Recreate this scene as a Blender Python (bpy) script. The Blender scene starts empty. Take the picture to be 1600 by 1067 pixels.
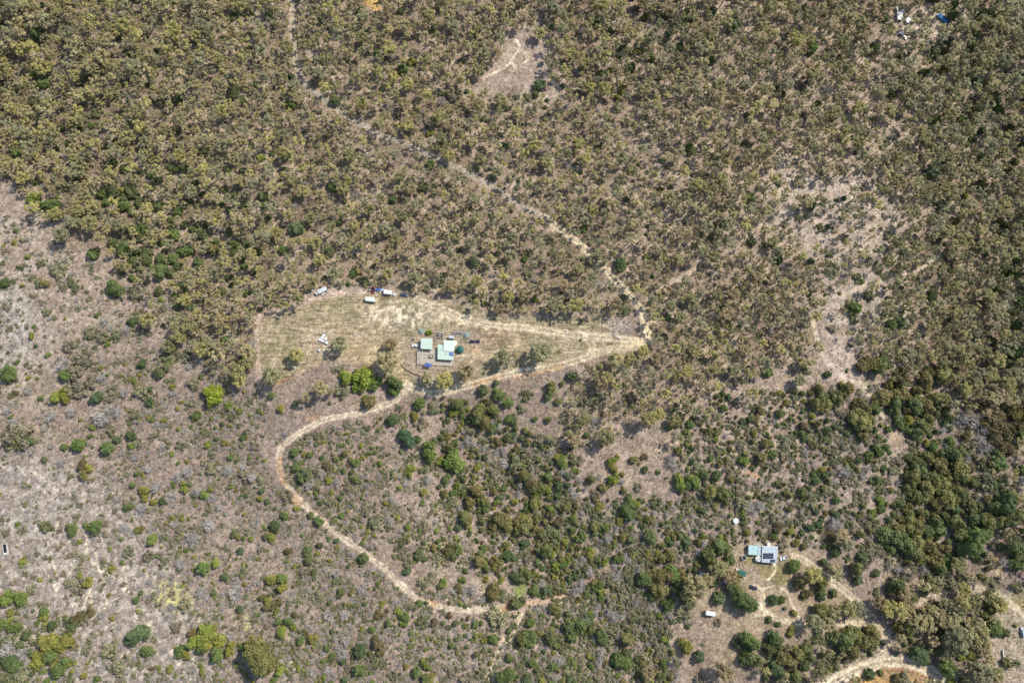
import bpy, math, random
import numpy as np
from mathutils import Vector, Matrix
random.seed(7); RNG = np.random.default_rng(11)
SC = bpy.context.scene; COL = SC.collection

# ---------------------------------------------------------------- camera
FPX, H = 1081.0, 430.0                     # focal length in photo pixels, height in metres
NADIR = (700.0, 800.0)                     # where the plumb line meets the picture
cam_d = bpy.data.cameras.new('camera'); cam = bpy.data.objects.new('camera', cam_d); COL.objects.link(cam)
cam_d.sensor_width = 36; cam_d.lens = 36 * FPX / 1600; cam_d.clip_start = 1; cam_d.clip_end = 9000
dn = Vector(((NADIR[0] - 800) / FPX, -(NADIR[1] - 533.5) / FPX, -1)).normalized()
ROT = dn.rotation_difference(Vector((0, 0, -1))).to_matrix()
cam.matrix_world = Matrix.Translation((0, 0, H)) @ ROT.to_4x4()
SC.camera = cam
SC.render.resolution_x, SC.render.resolution_y = 1024, 682
# ---------------------------------------------------------------- sky, sun, exposure
SUNV = Vector((0.70, 0.50, 1.0)).normalized()
w = bpy.data.worlds.new('World'); SC.world = w; w.use_nodes = True
nt = w.node_tree; bg = nt.nodes['Background']; sky = nt.nodes.new('ShaderNodeTexSky')
sky.sky_type = 'NISHITA'; sky.sun_disc = False
sky.sun_elevation = math.asin(SUNV.z); sky.sun_rotation = math.atan2(SUNV.x, SUNV.y)
nt.links.new(sky.outputs[0], bg.inputs[0]); bg.inputs[1].default_value = 0.15
sd = bpy.data.lights.new('sun', 'SUN'); so = bpy.data.objects.new('sun', sd); COL.objects.link(so)
sd.energy = 3.9; sd.angle = math.radians(0.5); sd.color = (1.0, 0.955, 0.90)
so.rotation_euler = SUNV.to_track_quat('Z', 'Y').to_euler(); so.location = (0, 0, 300)
SC.view_settings.view_transform = 'Standard'; SC.view_settings.look = 'None'
SC.view_settings.exposure = 0.30; SC.view_settings.gamma = 1
SC.render.engine = 'CYCLES'

# ---------------------------------------------------------------- maths helpers
R3 = np.array([[ROT[i][j] for j in range(3)] for i in range(3)])
def lin(c):
    c = np.asarray(c, float) / 255.0
    return np.where(c <= 0.04045, c / 12.92, ((c + 0.055) / 1.055) ** 2.4)
def rays(px, py):
    px = np.asarray(px, float); py = np.asarray(py, float)
    d = np.stack([(px - 800) / FPX, -(py - 533.5) / FPX, -np.ones_like(px)], -1)
    return d @ R3.T
def at_z(px, py, z):
    d = rays(px, py); t = (z - H) / d[..., 2]
    return d[..., 0] * t, d[..., 1] * t
def proj(x, y, z):
    p = np.stack([x, y, z - H], -1) @ R3
    return 800 + FPX * p[..., 0] / -p[..., 2], 533.5 - FPX * p[..., 1] / -p[..., 2]
def sstep(a, b, x):
    t = np.clip((x - a) / (b - a), 0, 1); return t * t * (3 - 2 * t)
_NG = np.random.default_rng(5).random((8, 257, 257))
def vnoise(x, y, k=0):                      # smooth value noise, period 256
    xi = np.floor(x).astype(int); yi = np.floor(y).astype(int)
    fx = x - xi; fy = y - yi; fx = fx * fx * (3 - 2 * fx); fy = fy * fy * (3 - 2 * fy)
    g = _NG[k % 8]; xi &= 255; yi &= 255
    a = g[yi, xi]; b = g[yi, xi + 1]; c = g[yi + 1, xi]; d = g[yi + 1, xi + 1]
    return (a * (1 - fx) + b * fx) * (1 - fy) + (c * (1 - fx) + d * fx) * fy
def fbm(x, y, k=0, n=4):
    s = 0; amp = 1; tot = 0
    for i in range(n):
        s = s + amp * vnoise(x * 2 ** i + 13.7 * i + 40, y * 2 ** i + 7.1 * i + 40, k + i); tot += amp; amp *= .55
    return s / tot
def wxy(px, py): x, y = at_z(px, py, 0); return float(x), float(y)
def segdist(x, y, pts):
    d = np.full(np.shape(x), 1e9)
    for (x0, y0), (x1, y1) in zip(pts[:-1], pts[1:]):
        dx, dy = x1 - x0, y1 - y0; L = dx * dx + dy * dy + 1e-9
        t = np.clip(((x - x0) * dx + (y - y0) * dy) / L, 0, 1)
        d = np.minimum(d, np.hypot(x - x0 - t * dx, y - y0 - t * dy))
    return d
RIDGE = [wxy(*p) for p in [(300, 560), (480, 530), (660, 535), (860, 530), (1010, 520), (1100, 330), (1150, 60)]]
GUL1 = [wxy(*p) for p in [(700, 640), (780, 760), (850, 880), (960, 960), (1060, 1100)]]
GUL2 = [wxy(*p) for p in [(1590, 250), (1560, 420), (1480, 600), (1450, 760), (1480, 860), (1400, 980)]]
GUL3 = [wxy(*p) for p in [(180, 300), (300, 400), (60, 150)]]
PADS = [(wxy(685, 545), 26), (wxy(1192, 868), 20)]
def height(x, y):
    x = np.asarray(x, float); y = np.asarray(y, float)
    h = 7 * np.exp(-(segdist(x, y, RIDGE) / 55) ** 2)
    h = h - 6 * np.exp(-(segdist(x, y, GUL1) / 35) ** 2) - 8 * np.exp(-(segdist(x, y, GUL2) / 40) ** 2) - 5 * np.exp(-(segdist(x, y, GUL3) / 35) ** 2)
    h = h + 5 * (fbm(x / 90, y / 90, 1, 2) - .5)
    flat = np.zeros_like(x)
    far = sstep(700, 2400, np.hypot(x, y - 130))
    h = h + far * 90 * (fbm(x / 700, y / 700, 3, 3) - .35)
    for (cx, cy), r in PADS:
        hc = _PADH.get((cx, cy))
        if hc is not None:
            m = 1 - sstep(r * .6, r * 1.7, np.hypot(x - cx, y - cy)); h = h * (1 - m) + hc * m
    return h
_PADH = {}
_ph = {c: float(height(np.array(c[0]), np.array(c[1]))) for c, r in PADS}
_PADH.update(_ph)
def ground_at(px, py, dz=0.0):              # where the line of sight meets the ground raised by dz
    x, y = at_z(px, py, dz)
    for _ in range(4):
        z = height(x, y) + dz
        x, y = at_z(px, py, z)
    return x, y, z - dz
_px, _py, _pz = (float(v) for v in ground_at(1296, 838)); PADS.append(((_px, _py), 9)); _PADH[(_px, _py)] = _pz

# ---------------------------------------------------------------- object helpers
def link(o, parent=None):
    COL.objects.link(o)
    if parent is not None: o.parent = parent
    return o
def mesh_np(name, V, F, mats=(), fm=None, smooth=False):
    me = bpy.data.meshes.new(name)
    if isinstance(F, np.ndarray):
        n = F.shape[1]
        me.vertices.add(len(V)); me.vertices.foreach_set('co', np.asarray(V, np.float32).ravel())
        me.loops.add(F.size); me.loops.foreach_set('vertex_index', F.ravel().astype(np.int32))
        me.polygons.add(len(F)); me.polygons.foreach_set('loop_start', np.arange(0, F.size, n, dtype=np.int32))
        me.polygons.foreach_set('loop_total', np.full(len(F), n, np.int32))
        me.update(calc_edges=True)
    else:
        me.from_pydata([tuple(v) for v in V], [], F); me.update()
    for m in mats: me.materials.append(m)
    if fm is not None: me.polygons.foreach_set('material_index', np.asarray(fm, np.int32))
    if smooth: me.polygons.foreach_set('use_smooth', np.ones(len(me.polygons), bool))
    return me
def tag(o, label=None, cat=None, group=None, kind=None):
    if label: o['label'] = label
    if cat: o['category'] = cat
    if group: o['group'] = group
    if kind: o['kind'] = kind
    return o
def empty(name, loc, rz=0):
    o = bpy.data.objects.new(name, None); o.location = loc; o.rotation_euler = (0, 0, rz); o.empty_display_size = .3
    return link(o)
class MB:
    """collects simple solids, links them as ONE mesh object"""
    def __init__(s): s.V = []; s.F = []
    def add(s, V, F):
        b = len(s.V); s.V += [tuple(v) for v in V]; s.F += [tuple(b + i for i in f) for f in F]; return s
    def box(s, cx, cy, cz, sx, sy, sz, rz=0, taper=1.0):
        c, n = math.cos(rz), math.sin(rz); V = []
        for k, t in ((-1, 1), (1, taper)):
            for a, b in ((-1, -1), (1, -1), (1, 1), (-1, 1)):
                x, y = a * sx / 2 * t, b * sy / 2 * t
                V.append((cx + x * c - y * n, cy + x * n + y * c, cz + k * sz / 2))
        return s.add(V, [(3, 2, 1, 0), (4, 5, 6, 7), (0, 1, 5, 4), (1, 2, 6, 5), (2, 3, 7, 6), (3, 0, 4, 7)])
    def prism(s, poly, z0, z1):             # poly: CCW (x,y); z0, z1 scalars or per-corner lists
        n = len(poly); z0 = z0 if hasattr(z0, '__len__') else [z0] * n; z1 = z1 if hasattr(z1, '__len__') else [z1] * n
        V = [(p[0], p[1], z) for p, z in zip(poly, z0)] + [(p[0], p[1], z) for p, z in zip(poly, z1)]
        F = [tuple(range(n - 1, -1, -1)), tuple(range(n, 2 * n))] + [(i, (i + 1) % n, n + (i + 1) % n, n + i) for i in range(n)]
        return s.add(V, F)
    def tube(s, p, q, r0, r1=None, n=6):
        p = Vector(p); q = Vector(q); r1 = r0 if r1 is None else r1
        d = (q - p).normalized(); a = d.orthogonal().normalized(); b = d.cross(a); V = []
        for c, r in ((p, r0), (q, r1)):
            for i in range(n):
                t = 2 * math.pi * i / n; V.append(c + a * (r * math.cos(t)) + b * (r * math.sin(t)))
        return s.add(V, [tuple(range(n - 1, -1, -1)), tuple(range(n, 2 * n))] + [(i, (i + 1) % n, n + (i + 1) % n, n + i) for i in range(n)])
    def lathe(s, prof, n=20, cx=0, cy=0):
        V = []; F = []; m = len(prof)
        for r, z in prof:
            for i in range(n):
                t = 2 * math.pi * i / n; V.append((cx + r * math.cos(t), cy + r * math.sin(t), z))
        for j in range(m - 1):
            for i in range(n): F.append((j * n + i, j * n + (i + 1) % n, (j + 1) * n + (i + 1) % n, (j + 1) * n + i))
        F.append(tuple(range(n - 1, -1, -1))); F.append(tuple((m - 1) * n + i for i in range(n)))
        return s.add(V, F)
    def build(s, name, mat, parent=None, smooth=False):
        me = mesh_np(name, s.V, s.F, [mat], smooth=smooth)
        return link(bpy.data.objects.new(name, me), parent)

# ---------------------------------------------------------------- materials
def new_mat(name):
    m = bpy.data.materials.new(name); m.use_nodes = True
    return m, m.node_tree, m.node_tree.nodes['Principled BSDF']
def nd(nt, t, **kw):
    n = nt.nodes.new(t)
    for k, v in kw.items(): setattr(n, k, v)
    return n
def paint(name, rgb, rough=.6, var=.12, scale=1.5, metal=0.0, coat=0.0, ribs=0.0, ribaxis='X'):
    m, nt, b = new_mat(name); c = lin(rgb)
    tc = nd(nt, 'ShaderNodeTexCoord'); no = nd(nt, 'ShaderNodeTexNoise'); no.inputs['Scale'].default_value = scale; no.inputs['Detail'].default_value = 5
    nt.links.new(tc.outputs['Object'], no.inputs['Vector'])
    r = nd(nt, 'ShaderNodeValToRGB'); r.color_ramp.elements[0].position = .3; r.color_ramp.elements[1].position = .7
    r.color_ramp.elements[0].color = (*(c * (1 - var * 1.6)), 1); r.color_ramp.elements[1].color = (*np.minimum(c * (1 + var), .95), 1)
    nt.links.new(no.outputs[0], r.inputs[0]); nt.links.new(r.outputs[0], b.inputs['Base Color'])
    b.inputs['Roughness'].default_value = rough; b.inputs['Metallic'].default_value = metal; b.inputs['Coat Weight'].default_value = coat
    if ribs:
        wv = nd(nt, 'ShaderNodeTexWave', bands_direction=ribaxis); wv.inputs['Scale'].default_value = ribs
        bp = nd(nt, 'ShaderNodeBump'); bp.inputs['Strength'].default_value = .6; bp.inputs['Distance'].default_value = .05
        nt.links.new(tc.outputs['Object'], wv.inputs['Vector']); nt.links.new(wv.outputs[0], bp.inputs['Height']); nt.links.new(bp.outputs[0], b.inputs['Normal'])
    return m
def foliage_mat(name, src):
    m, nt, b = new_mat(name)
    if src == 'object': ci = nd(nt, 'ShaderNodeObjectInfo'); cout = ci.outputs['Color']
    else: ci = nd(nt, 'ShaderNodeAttribute', attribute_type='INSTANCER', attribute_name='tint'); cout = ci.outputs['Color']
    at = nd(nt, 'ShaderNodeAttribute', attribute_type='GEOMETRY', attribute_name='tone')
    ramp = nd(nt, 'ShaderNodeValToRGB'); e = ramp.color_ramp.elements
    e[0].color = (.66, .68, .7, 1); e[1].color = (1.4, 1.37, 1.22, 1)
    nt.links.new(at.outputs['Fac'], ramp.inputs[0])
    mx = nd(nt, 'ShaderNodeMix', data_type='RGBA', blend_type='MULTIPLY'); mx.inputs['Factor'].default_value = 1
    nt.links.new(cout, mx.inputs['A']); nt.links.new(ramp.outputs[0], mx.inputs['B'])
    nt.links.new(mx.outputs['Result'], b.inputs['Base Color']); b.inputs['Roughness'].default_value = .55
    b.inputs['Specular IOR Level'].default_value = .3
    tr = nd(nt, 'ShaderNodeBsdfTranslucent'); nt.links.new(mx.outputs['Result'], tr.inputs['Color'])
    ms = nd(nt, 'ShaderNodeMixShader'); ms.inputs[0].default_value = .3
    out = nt.nodes['Material Output']
    nt.links.new(b.outputs[0], ms.inputs[1]); nt.links.new(tr.outputs[0], ms.inputs[2]); nt.links.new(ms.outputs[0], out.inputs['Surface'])
    return m
M = {}
M['leaf'] = foliage_mat('foliage', 'object'); M['leaf_i'] = foliage_mat('foliage_scatter', 'inst')
M['bark'] = paint('pale_bark', (168, 156, 140), .9, .25, 3)
M['deadwood'] = paint('dead_wood', (174, 167, 156), .9, .2, 4)
M['mint'] = paint('mint_roof', (178, 198, 178), .55, .04, .5, ribs=6)
M['mintlite'] = paint('pale_mint_roof', (200, 212, 196), .55, .03, .5, ribs=6)
M['teal'] = paint('pale_teal_roof', (166, 192, 186), .55, .06, .7, ribs=6)
M['greyroof'] = paint('galvanised_roof', (176, 186, 186), .55, .16, .9, ribs=6)
M['white'] = paint('white_paint', (214, 214, 210), .5, .05, 1)
M['offwhite'] = paint('off_white_paint', (192, 188, 178), .7, .1, 2)
M['wall'] = paint('wall_cladding', (170, 172, 160), .8, .1, 1, ribs=5)
M['dark'] = paint('dark_rubber', (30, 30, 32), .8, .1, 2)
M['glass'] = paint('dark_glass', (28, 34, 44), .12, .1, 1)
M['red'] = paint('faded_red_paint', (118, 52, 52), .45, .15, 1, coat=.3)
M['navy'] = paint('navy_paint', (34, 42, 66), .35, .1, 1, coat=.5)
M['darkcar'] = paint('charcoal_blue_paint', (66, 72, 88), .35, .1, 1, coat=.5)
M['blue'] = paint('blue_tarp', (62, 98, 156), .55, .22, 1.2)
M['bluecar'] = paint('faded_blue_paint', (70, 112, 165), .45, .2, 1)
M['brightblue'] = paint('bright_blue_tarp', (40, 128, 190), .5, .3, 1.3)
M['slate'] = paint('slate_blue_roof', (104, 120, 160), .5, .12, 1, ribs=6)
M['green'] = paint('green_canvas', (24, 90, 76), .6, .15, 1.2)
M['panel'] = paint('solar_cells', (36, 40, 66), .3, .15, 2)
M['metal'] = paint('grey_metal', (150, 152, 154), .5, .15, 2, metal=.4)
M['wood'] = paint('weathered_timber', (150, 136, 118), .85, .25, 3)
M['darkwood'] = paint('dark_timber', (84, 74, 66), .9, .2, 3)
M['slab'] = paint('concrete', (176, 163, 144), .9, .15, .8)
M['stone'] = paint('pale_stone', (188, 176, 160), .9, .2, 1)
M['net'] = paint('pale_green_mesh', (150, 166, 152), .8, .15, 2)
M['yellow'] = paint('faded_yellow_paint', (182, 160, 88), .6, .2, 2)
M['water'] = paint('dark_water', (40, 42, 36), .08, .1, .3)
M['brownwater'] = paint('muddy_water', (88, 78, 58), .1, .1, .3)

# ---------------------------------------------------------------- ground: colour and class maps laid over the terrain
PAD = 260; RW, RH = 1600 + 2 * PAD, 1067 + 2 * PAD
gx, gy = np.meshgrid(np.arange(RW) - PAD + .5, np.arange(RH) - PAD + .5)
def polymask(pts):
    pts = np.array(pts, float); m = np.zeros((RH, RW), bool)
    x0, y0 = np.floor(pts.min(0)).astype(int) + PAD; x1, y1 = np.ceil(pts.max(0)).astype(int) + PAD
    x0, y0 = max(x0, 0), max(y0, 0); x1, y1 = min(x1 + 1, RW), min(y1 + 1, RH)
    X = gx[y0:y1, x0:x1]; Y = gy[y0:y1, x0:x1]; c = np.zeros(X.shape, bool)
    for (ax, ay), (bx, by) in zip(pts, np.roll(pts, -1, 0)):
        if ay == by: continue
        c ^= ((Y < ay) != (Y < by)) & (X < (bx - ax) * (Y - ay) / (by - ay) + ax)
    m[y0:y1, x0:x1] = c; return m
def bbox(a, m=0):
    r = np.flatnonzero(a.any(1)); c = np.flatnonzero(a.any(0))
    if not len(r): return slice(0, 0), slice(0, 0)
    return slice(max(r[0] - m, 0), min(r[-1] + 1 + m, RH)), slice(max(c[0] - m, 0), min(c[-1] + 1 + m, RW))
def blur(a, r):
    out = np.zeros((RH, RW), np.float32); b = bbox(a, 2 * r + 3); out[b] = _blur(a[b], r); return out
def _blur(a, r):
    a = a.astype(np.float32)
    for _ in range(2):
        for ax in (0, 1):
            p = np.pad(a, [(r + 1, r) if i == ax else (0, 0) for i in (0, 1)], mode='edge'); c = np.cumsum(p, ax, dtype=np.float64)
            n = a.shape[ax]; k = 2 * r + 1
            a = ((np.take(c, np.arange(k, k + n), ax) - np.take(c, np.arange(0, n), ax)) / k).astype(np.float32)
    return a
def polyf(pts, f=4): return blur(polymask(pts), f)
def linemask(pts, width, feather=1.5, wob=0.0):
    out = np.zeros((RH, RW), np.float32); m = width + feather + 6
    for a, b in zip(pts[:-1], pts[1:]):
        x0 = int(max(min(a[0], b[0]) - m + PAD, 0)); x1 = int(min(max(a[0], b[0]) + m + PAD, RW))
        y0 = int(max(min(a[1], b[1]) - m + PAD, 0)); y1 = int(min(max(a[1], b[1]) + m + PAD, RH))
        if x1 <= x0 or y1 <= y0: continue
        X = gx[y0:y1, x0:x1]; Y = gy[y0:y1, x0:x1]; d = segdist(X, Y, [a, b])
        if wob: d = d + wob * (WOB[y0:y1, x0:x1] - .5) * 2
        out[y0:y1, x0:x1] = np.maximum(out[y0:y1, x0:x1], 1 - sstep(width / 2 - feather / 2, width / 2 + feather, d))
    return out
WOB = fbm(gx / 11, gy / 11, 2, 3).astype(np.float32)
def smooth_line(pts, n=8):                  # Catmull-Rom
    P = [np.array(p, float) for p in pts]; P = [2 * P[0] - P[1]] + P + [2 * P[-1] - P[-2]]; out = []
    for i in range(1, len(P) - 2):
        for k in range(n):
            t = k / n
            out.append(tuple(.5 * (2 * P[i] + (P[i + 1] - P[i - 1]) * t + (2 * P[i - 1] - 5 * P[i] + 4 * P[i + 1] - P[i + 2]) * t * t + (3 * P[i] - P[i - 1] - 3 * P[i + 1] + P[i + 2]) * t ** 3)))
    return out + [tuple(P[-2])]
N1 = fbm(gx / 70, gy / 70, 0).astype(np.float32); N2 = fbm(gx / 18, gy / 18, 3).astype(np.float32); N3 = fbm(gx / 5, gy / 5, 5, 3).astype(np.float32)
CM = np.empty((RH, RW, 3), np.float32); CM[:] = lin((164, 147, 134))
def blend(rgb, m):
    b = bbox(m > 0); m = np.clip(m[b], 0, 1)[..., None]; CM[b] = CM[b] * (1 - m) + lin(rgb).astype(np.float32) * m
blend((150, 132, 120), sstep(.48, .68, N1) * .7)
blend((158, 147, 112), sstep(.52, .7, N2) * .45)
FOREST = [(-260, -260), (1860, -260), (1860, 640), (1600, 630), (1500, 610), (1400, 600), (1350, 560), (1290, 500), (1250, 560), (1190, 590), (1100, 620), (1000, 650), (940, 700), (890, 690), (870, 620), (930, 572), (1000, 548), (1020, 520), (1000, 490), (975, 495), (880, 488), (800, 492), (750, 478), (700, 460), (640, 452), (560, 448), (500, 445), (450, 470), (405, 490), (398, 560), (375, 600), (330, 590), (290, 540), (270, 500), (265, 440), (200, 425), (170, 395), (130, 350), (60, 335), (20, 280), (-260, 210)]
fm = polyf(FOREST, 8)
blend((180, 162, 142), fm * .8); blend((136, 120, 102), fm * sstep(.42, .62, N2) * .6); blend((120, 104, 84), fm * sstep(.5, .7, N1) * .5)
blend((196, 178, 158), polyf([(1000, 120), (1500, 60), (1480, 330), (1200, 430), (1000, 400)], 40) * sstep(.4, .6, N2) * .45)
# left paddocks
blend((166, 150, 134), polyf([(-260, 240), (0, 285), (60, 345), (160, 410), (200, 440), (180, 600), (0, 660), (-260, 700)], 14) * .9)
blend((166, 154, 145), polyf([(-260, 700), (60, 700), (160, 760), (260, 850), (300, 960), (340, 1070), (200, 1330), (-260, 1330)], 18) * .75)
blend((182, 173, 165), polyf([(0, 730), (90, 720), (110, 770), (60, 850), (0, 830)], 12) * sstep(.4, .6, N2) * .8)
blend((188, 178, 168), sstep(.5, .62, N3) * polyf([(-260, 680), (180, 740), (330, 960), (360, 1330), (-260, 1330)], 20) * .6)
blend((186, 180, 172), polyf([(0, 430), (60, 470), (60, 560), (0, 600)], 14) * .6)
blend((152, 136, 122), polyf([(150, 560), (400, 600), (420, 800), (260, 760), (180, 700)], 20) * .5)
blend((150, 134, 122), polyf([(280, 600), (500, 570), (600, 600), (480, 650), (420, 700), (440, 800), (620, 940), (500, 960), (330, 760)], 14) * .6)
blend((150, 132, 118), polyf([(450, 680), (640, 640), (640, 780), (600, 860), (480, 780)], 14) * .6)
blend((192, 186, 128), polyf([(245, 905), (280, 905), (305, 940), (285, 960), (240, 945)], 6) * sstep(.35, .55, N3) * .9)
blend((190, 182, 122), polyf([(365, 955), (400, 970), (400, 995), (370, 985)], 5) * sstep(.35, .55, N3) * .8)
blend((180, 160, 142), polyf([(1040, 600), (1290, 560), (1250, 720), (1050, 720), (900, 740), (880, 700)], 20) * .6)
blend((190, 175, 160), polyf([(1190, 290), (1230, 262), (1330, 262), (1400, 300), (1420, 360), (1400, 430), (1390, 500), (1340, 540), (1290, 540), (1262, 480), (1280, 420), (1230, 380), (1200, 330)], 16) * (.35 + .5 * sstep(.4, .6, N2)))
# bare clearing near the top, sandy tracks, camp
BARE = [(797, 40), (815, 46), (832, 40), (846, 58), (862, 76), (848, 92), (856, 110), (872, 132), (884, 150), (868, 158), (842, 138), (820, 148), (800, 138), (776, 152), (756, 142), (738, 156), (742, 128), (760, 112), (778, 88), (784, 66)]
blend((172, 155, 140), polyf(BARE, 7)); blend((154, 136, 120), polyf(BARE, 6) * sstep(.45, .6, N2) * .6)
CAMP = [(1395, 22), (1430, 10), (1500, 0), (1490, 60), (1430, 70), (1400, 60)]
blend((196, 178, 160), polyf(CAMP, 6) * .9)
YARD2 = [(1150, 850), (1240, 840), (1290, 870), (1330, 910), (1320, 960), (1300, 990), (1200, 1000), (1130, 1067), (1070, 1067), (1040, 990), (1090, 920), (1120, 900)]
yd = polyf(YARD2, 6)
blend((162, 145, 122), yd); blend((176, 160, 140), yd * sstep(.5, .65, N2) * .6)
blend((142, 134, 88), polyf([(1155, 868), (1170, 866), (1190, 880), (1216, 882), (1240, 860), (1246, 884), (1225, 915), (1195, 905), (1180, 880), (1160, 884)], 3) * .75)
blend((176, 162, 140), polyf([(1500, 920), (1600, 930), (1700, 960), (1700, 1067), (1560, 1067), (1540, 1000), (1560, 950)], 8) * .8)
blend((160, 150, 96), polyf([(1575, 935), (1600, 930), (1680, 960), (1600, 965)], 5) * .8)
blend((160, 142, 126), polyf([(1000, 990), (1130, 940), (1120, 1067), (1000, 1090)], 10) * .6)
CLEAR = [(408, 494), (450, 482), (480, 469), (520, 461), (560, 455), (600, 457), (650, 460), (700, 470), (750, 483), (790, 499), (820, 496), (850, 497), (900, 495), (945, 497), (960, 502), (962, 520), (1000, 528), (1012, 524), (1008, 542), (970, 545), (935, 552), (905, 562), (860, 574), (800, 584), (745, 599), (690, 615), (655, 616), (640, 612), (620, 606), (600, 592), (570, 574), (528, 560), (490, 572), (450, 592), (432, 602), (404, 604), (400, 550)]
cl = np.clip(polyf(CLEAR, 4) * 1.6 - .3 + .9 * (N3 - .5), 0, 1)
blend((166, 153, 132), cl); blend((148, 140, 112), cl * sstep(.45, .6, N2) * .55)
blend((184, 166, 140), cl * polyf([(470, 520), (540, 510), (640, 560), (600, 590), (520, 556), (480, 560)], 8) * .8)
blend((164, 144, 126), cl * polyf([(740, 500), (800, 505), (806, 535), (760, 548), (740, 540)], 5) * .8)
STRAW = [(560, 484), (590, 476), (612, 470), (660, 482), (720, 492), (760, 512), (735, 514), (700, 500), (660, 505), (650, 514), (612, 514), (575, 496)]
blend((210, 196, 168), polyf(STRAW, 5) * sstep(.42, .56, N3) * 1.0)
blend((222, 204, 164), polyf([(700, 500), (760, 505), (790, 520), (740, 518)], 4) * sstep(.45, .6, N3) * .7)
YARD1 = [(622, 545), (660, 515), (735, 512), (760, 540), (745, 570), (710, 600), (660, 598), (628, 575)]
blend((170, 153, 132), polyf(YARD1, 4) * .8); blend((188, 160, 122), polyf([(730, 540), (748, 542), (748, 556), (730, 552)], 3) * .7)
blend((176, 166, 160), polyf([(948, 500), (975, 500), (990, 520), (962, 526), (950, 520)], 4) * .7)
blend((176, 162, 148), polyf([(488, 515), (520, 515), (522, 550), (500, 560), (474, 535)], 5) * .8)
# tracks: (points, width px, colour, strength, wheel ruts)
T = {}
T['top'] = smooth_line([(458, -60), (457, 20), (459, 70), (468, 115), (492, 145), (540, 180), (580, 203), (630, 225), (700, 255), (760, 288), (815, 322), (850, 340)])
T['diag'] = smooth_line([(850, 340), (880, 362), (910, 385), (950, 425), (985, 462), (1003, 488), (1008, 508), (1012, 524)])
T['entry'] = smooth_line([(1012, 520), (1000, 532), (970, 530), (930, 526), (880, 521), (820, 512), (770, 508), (725, 497), (690, 482), (650, 468)])
T['edge'] = smooth_line([(404, 604), (403, 550), (404, 497), (440, 485), (480, 470), (520, 461), (560, 455), (600, 457)])
T['loop2'] = smooth_line([(915, 528), (925, 540), (922, 555), (905, 562), (860, 574), (800, 584), (745, 599), (700, 611), (670, 615), (650, 608), (635, 600)])
T['ent2'] = smooth_line([(925, 553), (960, 546), (1000, 540), (1012, 526)])
T['house'] = smooth_line([(797, 515), (808, 526), (806, 540), (785, 550), (755, 556), (730, 553)])
T['west'] = smooth_line([(612, 540), (620, 546), (622, 560), (626, 580), (633, 595), (634, 606), (625, 620)])
T['bank'] = smooth_line([(404, 604), (440, 597), (480, 576), (525, 560), (565, 572), (600, 592)])
T['loop'] = smooth_line([(634, 604), (622, 622), (598, 634), (560, 645), (510, 655), (475, 672), (447, 692), (436, 712), (438, 738), (456, 768), (490, 802), (530, 836), (575, 868), (615, 902), (645, 930), (680, 946), (735, 953), (790, 948)])
T['tail'] = smooth_line([(790, 948), (830, 942), (870, 934), (900, 922), (960, 880)])
T['r1'] = smooth_line([(1500, 385), (1465, 402), (1425, 427), (1362, 442), (1320, 460)])
T['r2'] = smooth_line([(1268, 480), (1275, 520), (1285, 555), (1320, 590), (1345, 602), (1370, 630), (1380, 650)])
T['r3'] = smooth_line([(1360, 505), (1340, 525), (1310, 540), (1290, 540)])
T['mid'] = smooth_line([(1110, 402), (1080, 425), (1055, 438), (1030, 450), (1010, 470)])
T['d1'] = smooth_line([(1180, 917), (1190, 925), (1192, 940), (1188, 952), (1200, 960), (1225, 970), (1260, 973), (1310, 974), (1350, 974), (1372, 985)])
T['d2'] = smooth_line([(1240, 868), (1262, 878), (1285, 895), (1310, 915), (1340, 940), (1362, 965), (1382, 990), (1385, 1010), (1368, 1035)])
T['d3'] = smooth_line([(1384, 990), (1405, 975), (1420, 955), (1440, 938), (1480, 925), (1520, 918), (1560, 928), (1600, 960), (1640, 990)])
T['d4'] = smooth_line([(1555, 925), (1562, 900), (1560, 875), (1575, 860), (1600, 850)])
T['road'] = smooth_line([(1230, 1110), (1290, 1072), (1330, 1050), (1370, 1036), (1405, 1033), (1440, 1042), (1475, 1062), (1510, 1100), (1540, 1140)])
T['s1'] = smooth_line([(448, 975), (452, 1010), (455, 1040), (470, 1075), (480, 1120)])
T['s2'] = smooth_line([(812, 962), (800, 985), (785, 1010), (772, 1040), (762, 1080), (750, 1130)])
T['s3'] = smooth_line([(1350, 960), (1325, 930), (1190, 905)][:1] + [(1240, 850), (1270, 848), (1300, 880)])
TR = [('top', 7, (182, 171, 152), .8, 1), ('diag', 12, (196, 180, 150), .85, 1), ('entry', 11, (204, 188, 158), .75, 1), ('edge', 7, (190, 170, 152), .85, 0), ('loop2', 11, (204, 186, 156), .9, 1),
      ('ent2', 12, (204, 188, 158), .8, 0), ('house', 7, (196, 178, 150), .7, 0), ('west', 13, (196, 178, 146), .6, 0), ('bank', 6, (176, 152, 134), .7, 0), ('loop', 8.5, (200, 184, 162), .95, 1),
      ('tail', 7, (188, 158, 130), .8, 0), ('r1', 5, (204, 188, 164), .75, 0), ('r2', 6, (200, 184, 162), .8, 1), ('r3', 9, (190, 174, 158), .7, 0), ('mid', 5, (200, 180, 158), .75, 0),
      ('d1', 8, (208, 192, 160), .95, 1), ('d2', 9, (204, 188, 160), .9, 1), ('d3', 8, (204, 190, 164), .75, 0), ('d4', 12, (202, 180, 142), .7, 0), ('road', 19, (208, 192, 164), .95, 1),
      ('s1', 5, (186, 168, 144), .7, 1), ('s2', 15, (184, 166, 140), .6, 1)]
tm = np.zeros((RH, RW), np.float32)
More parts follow.
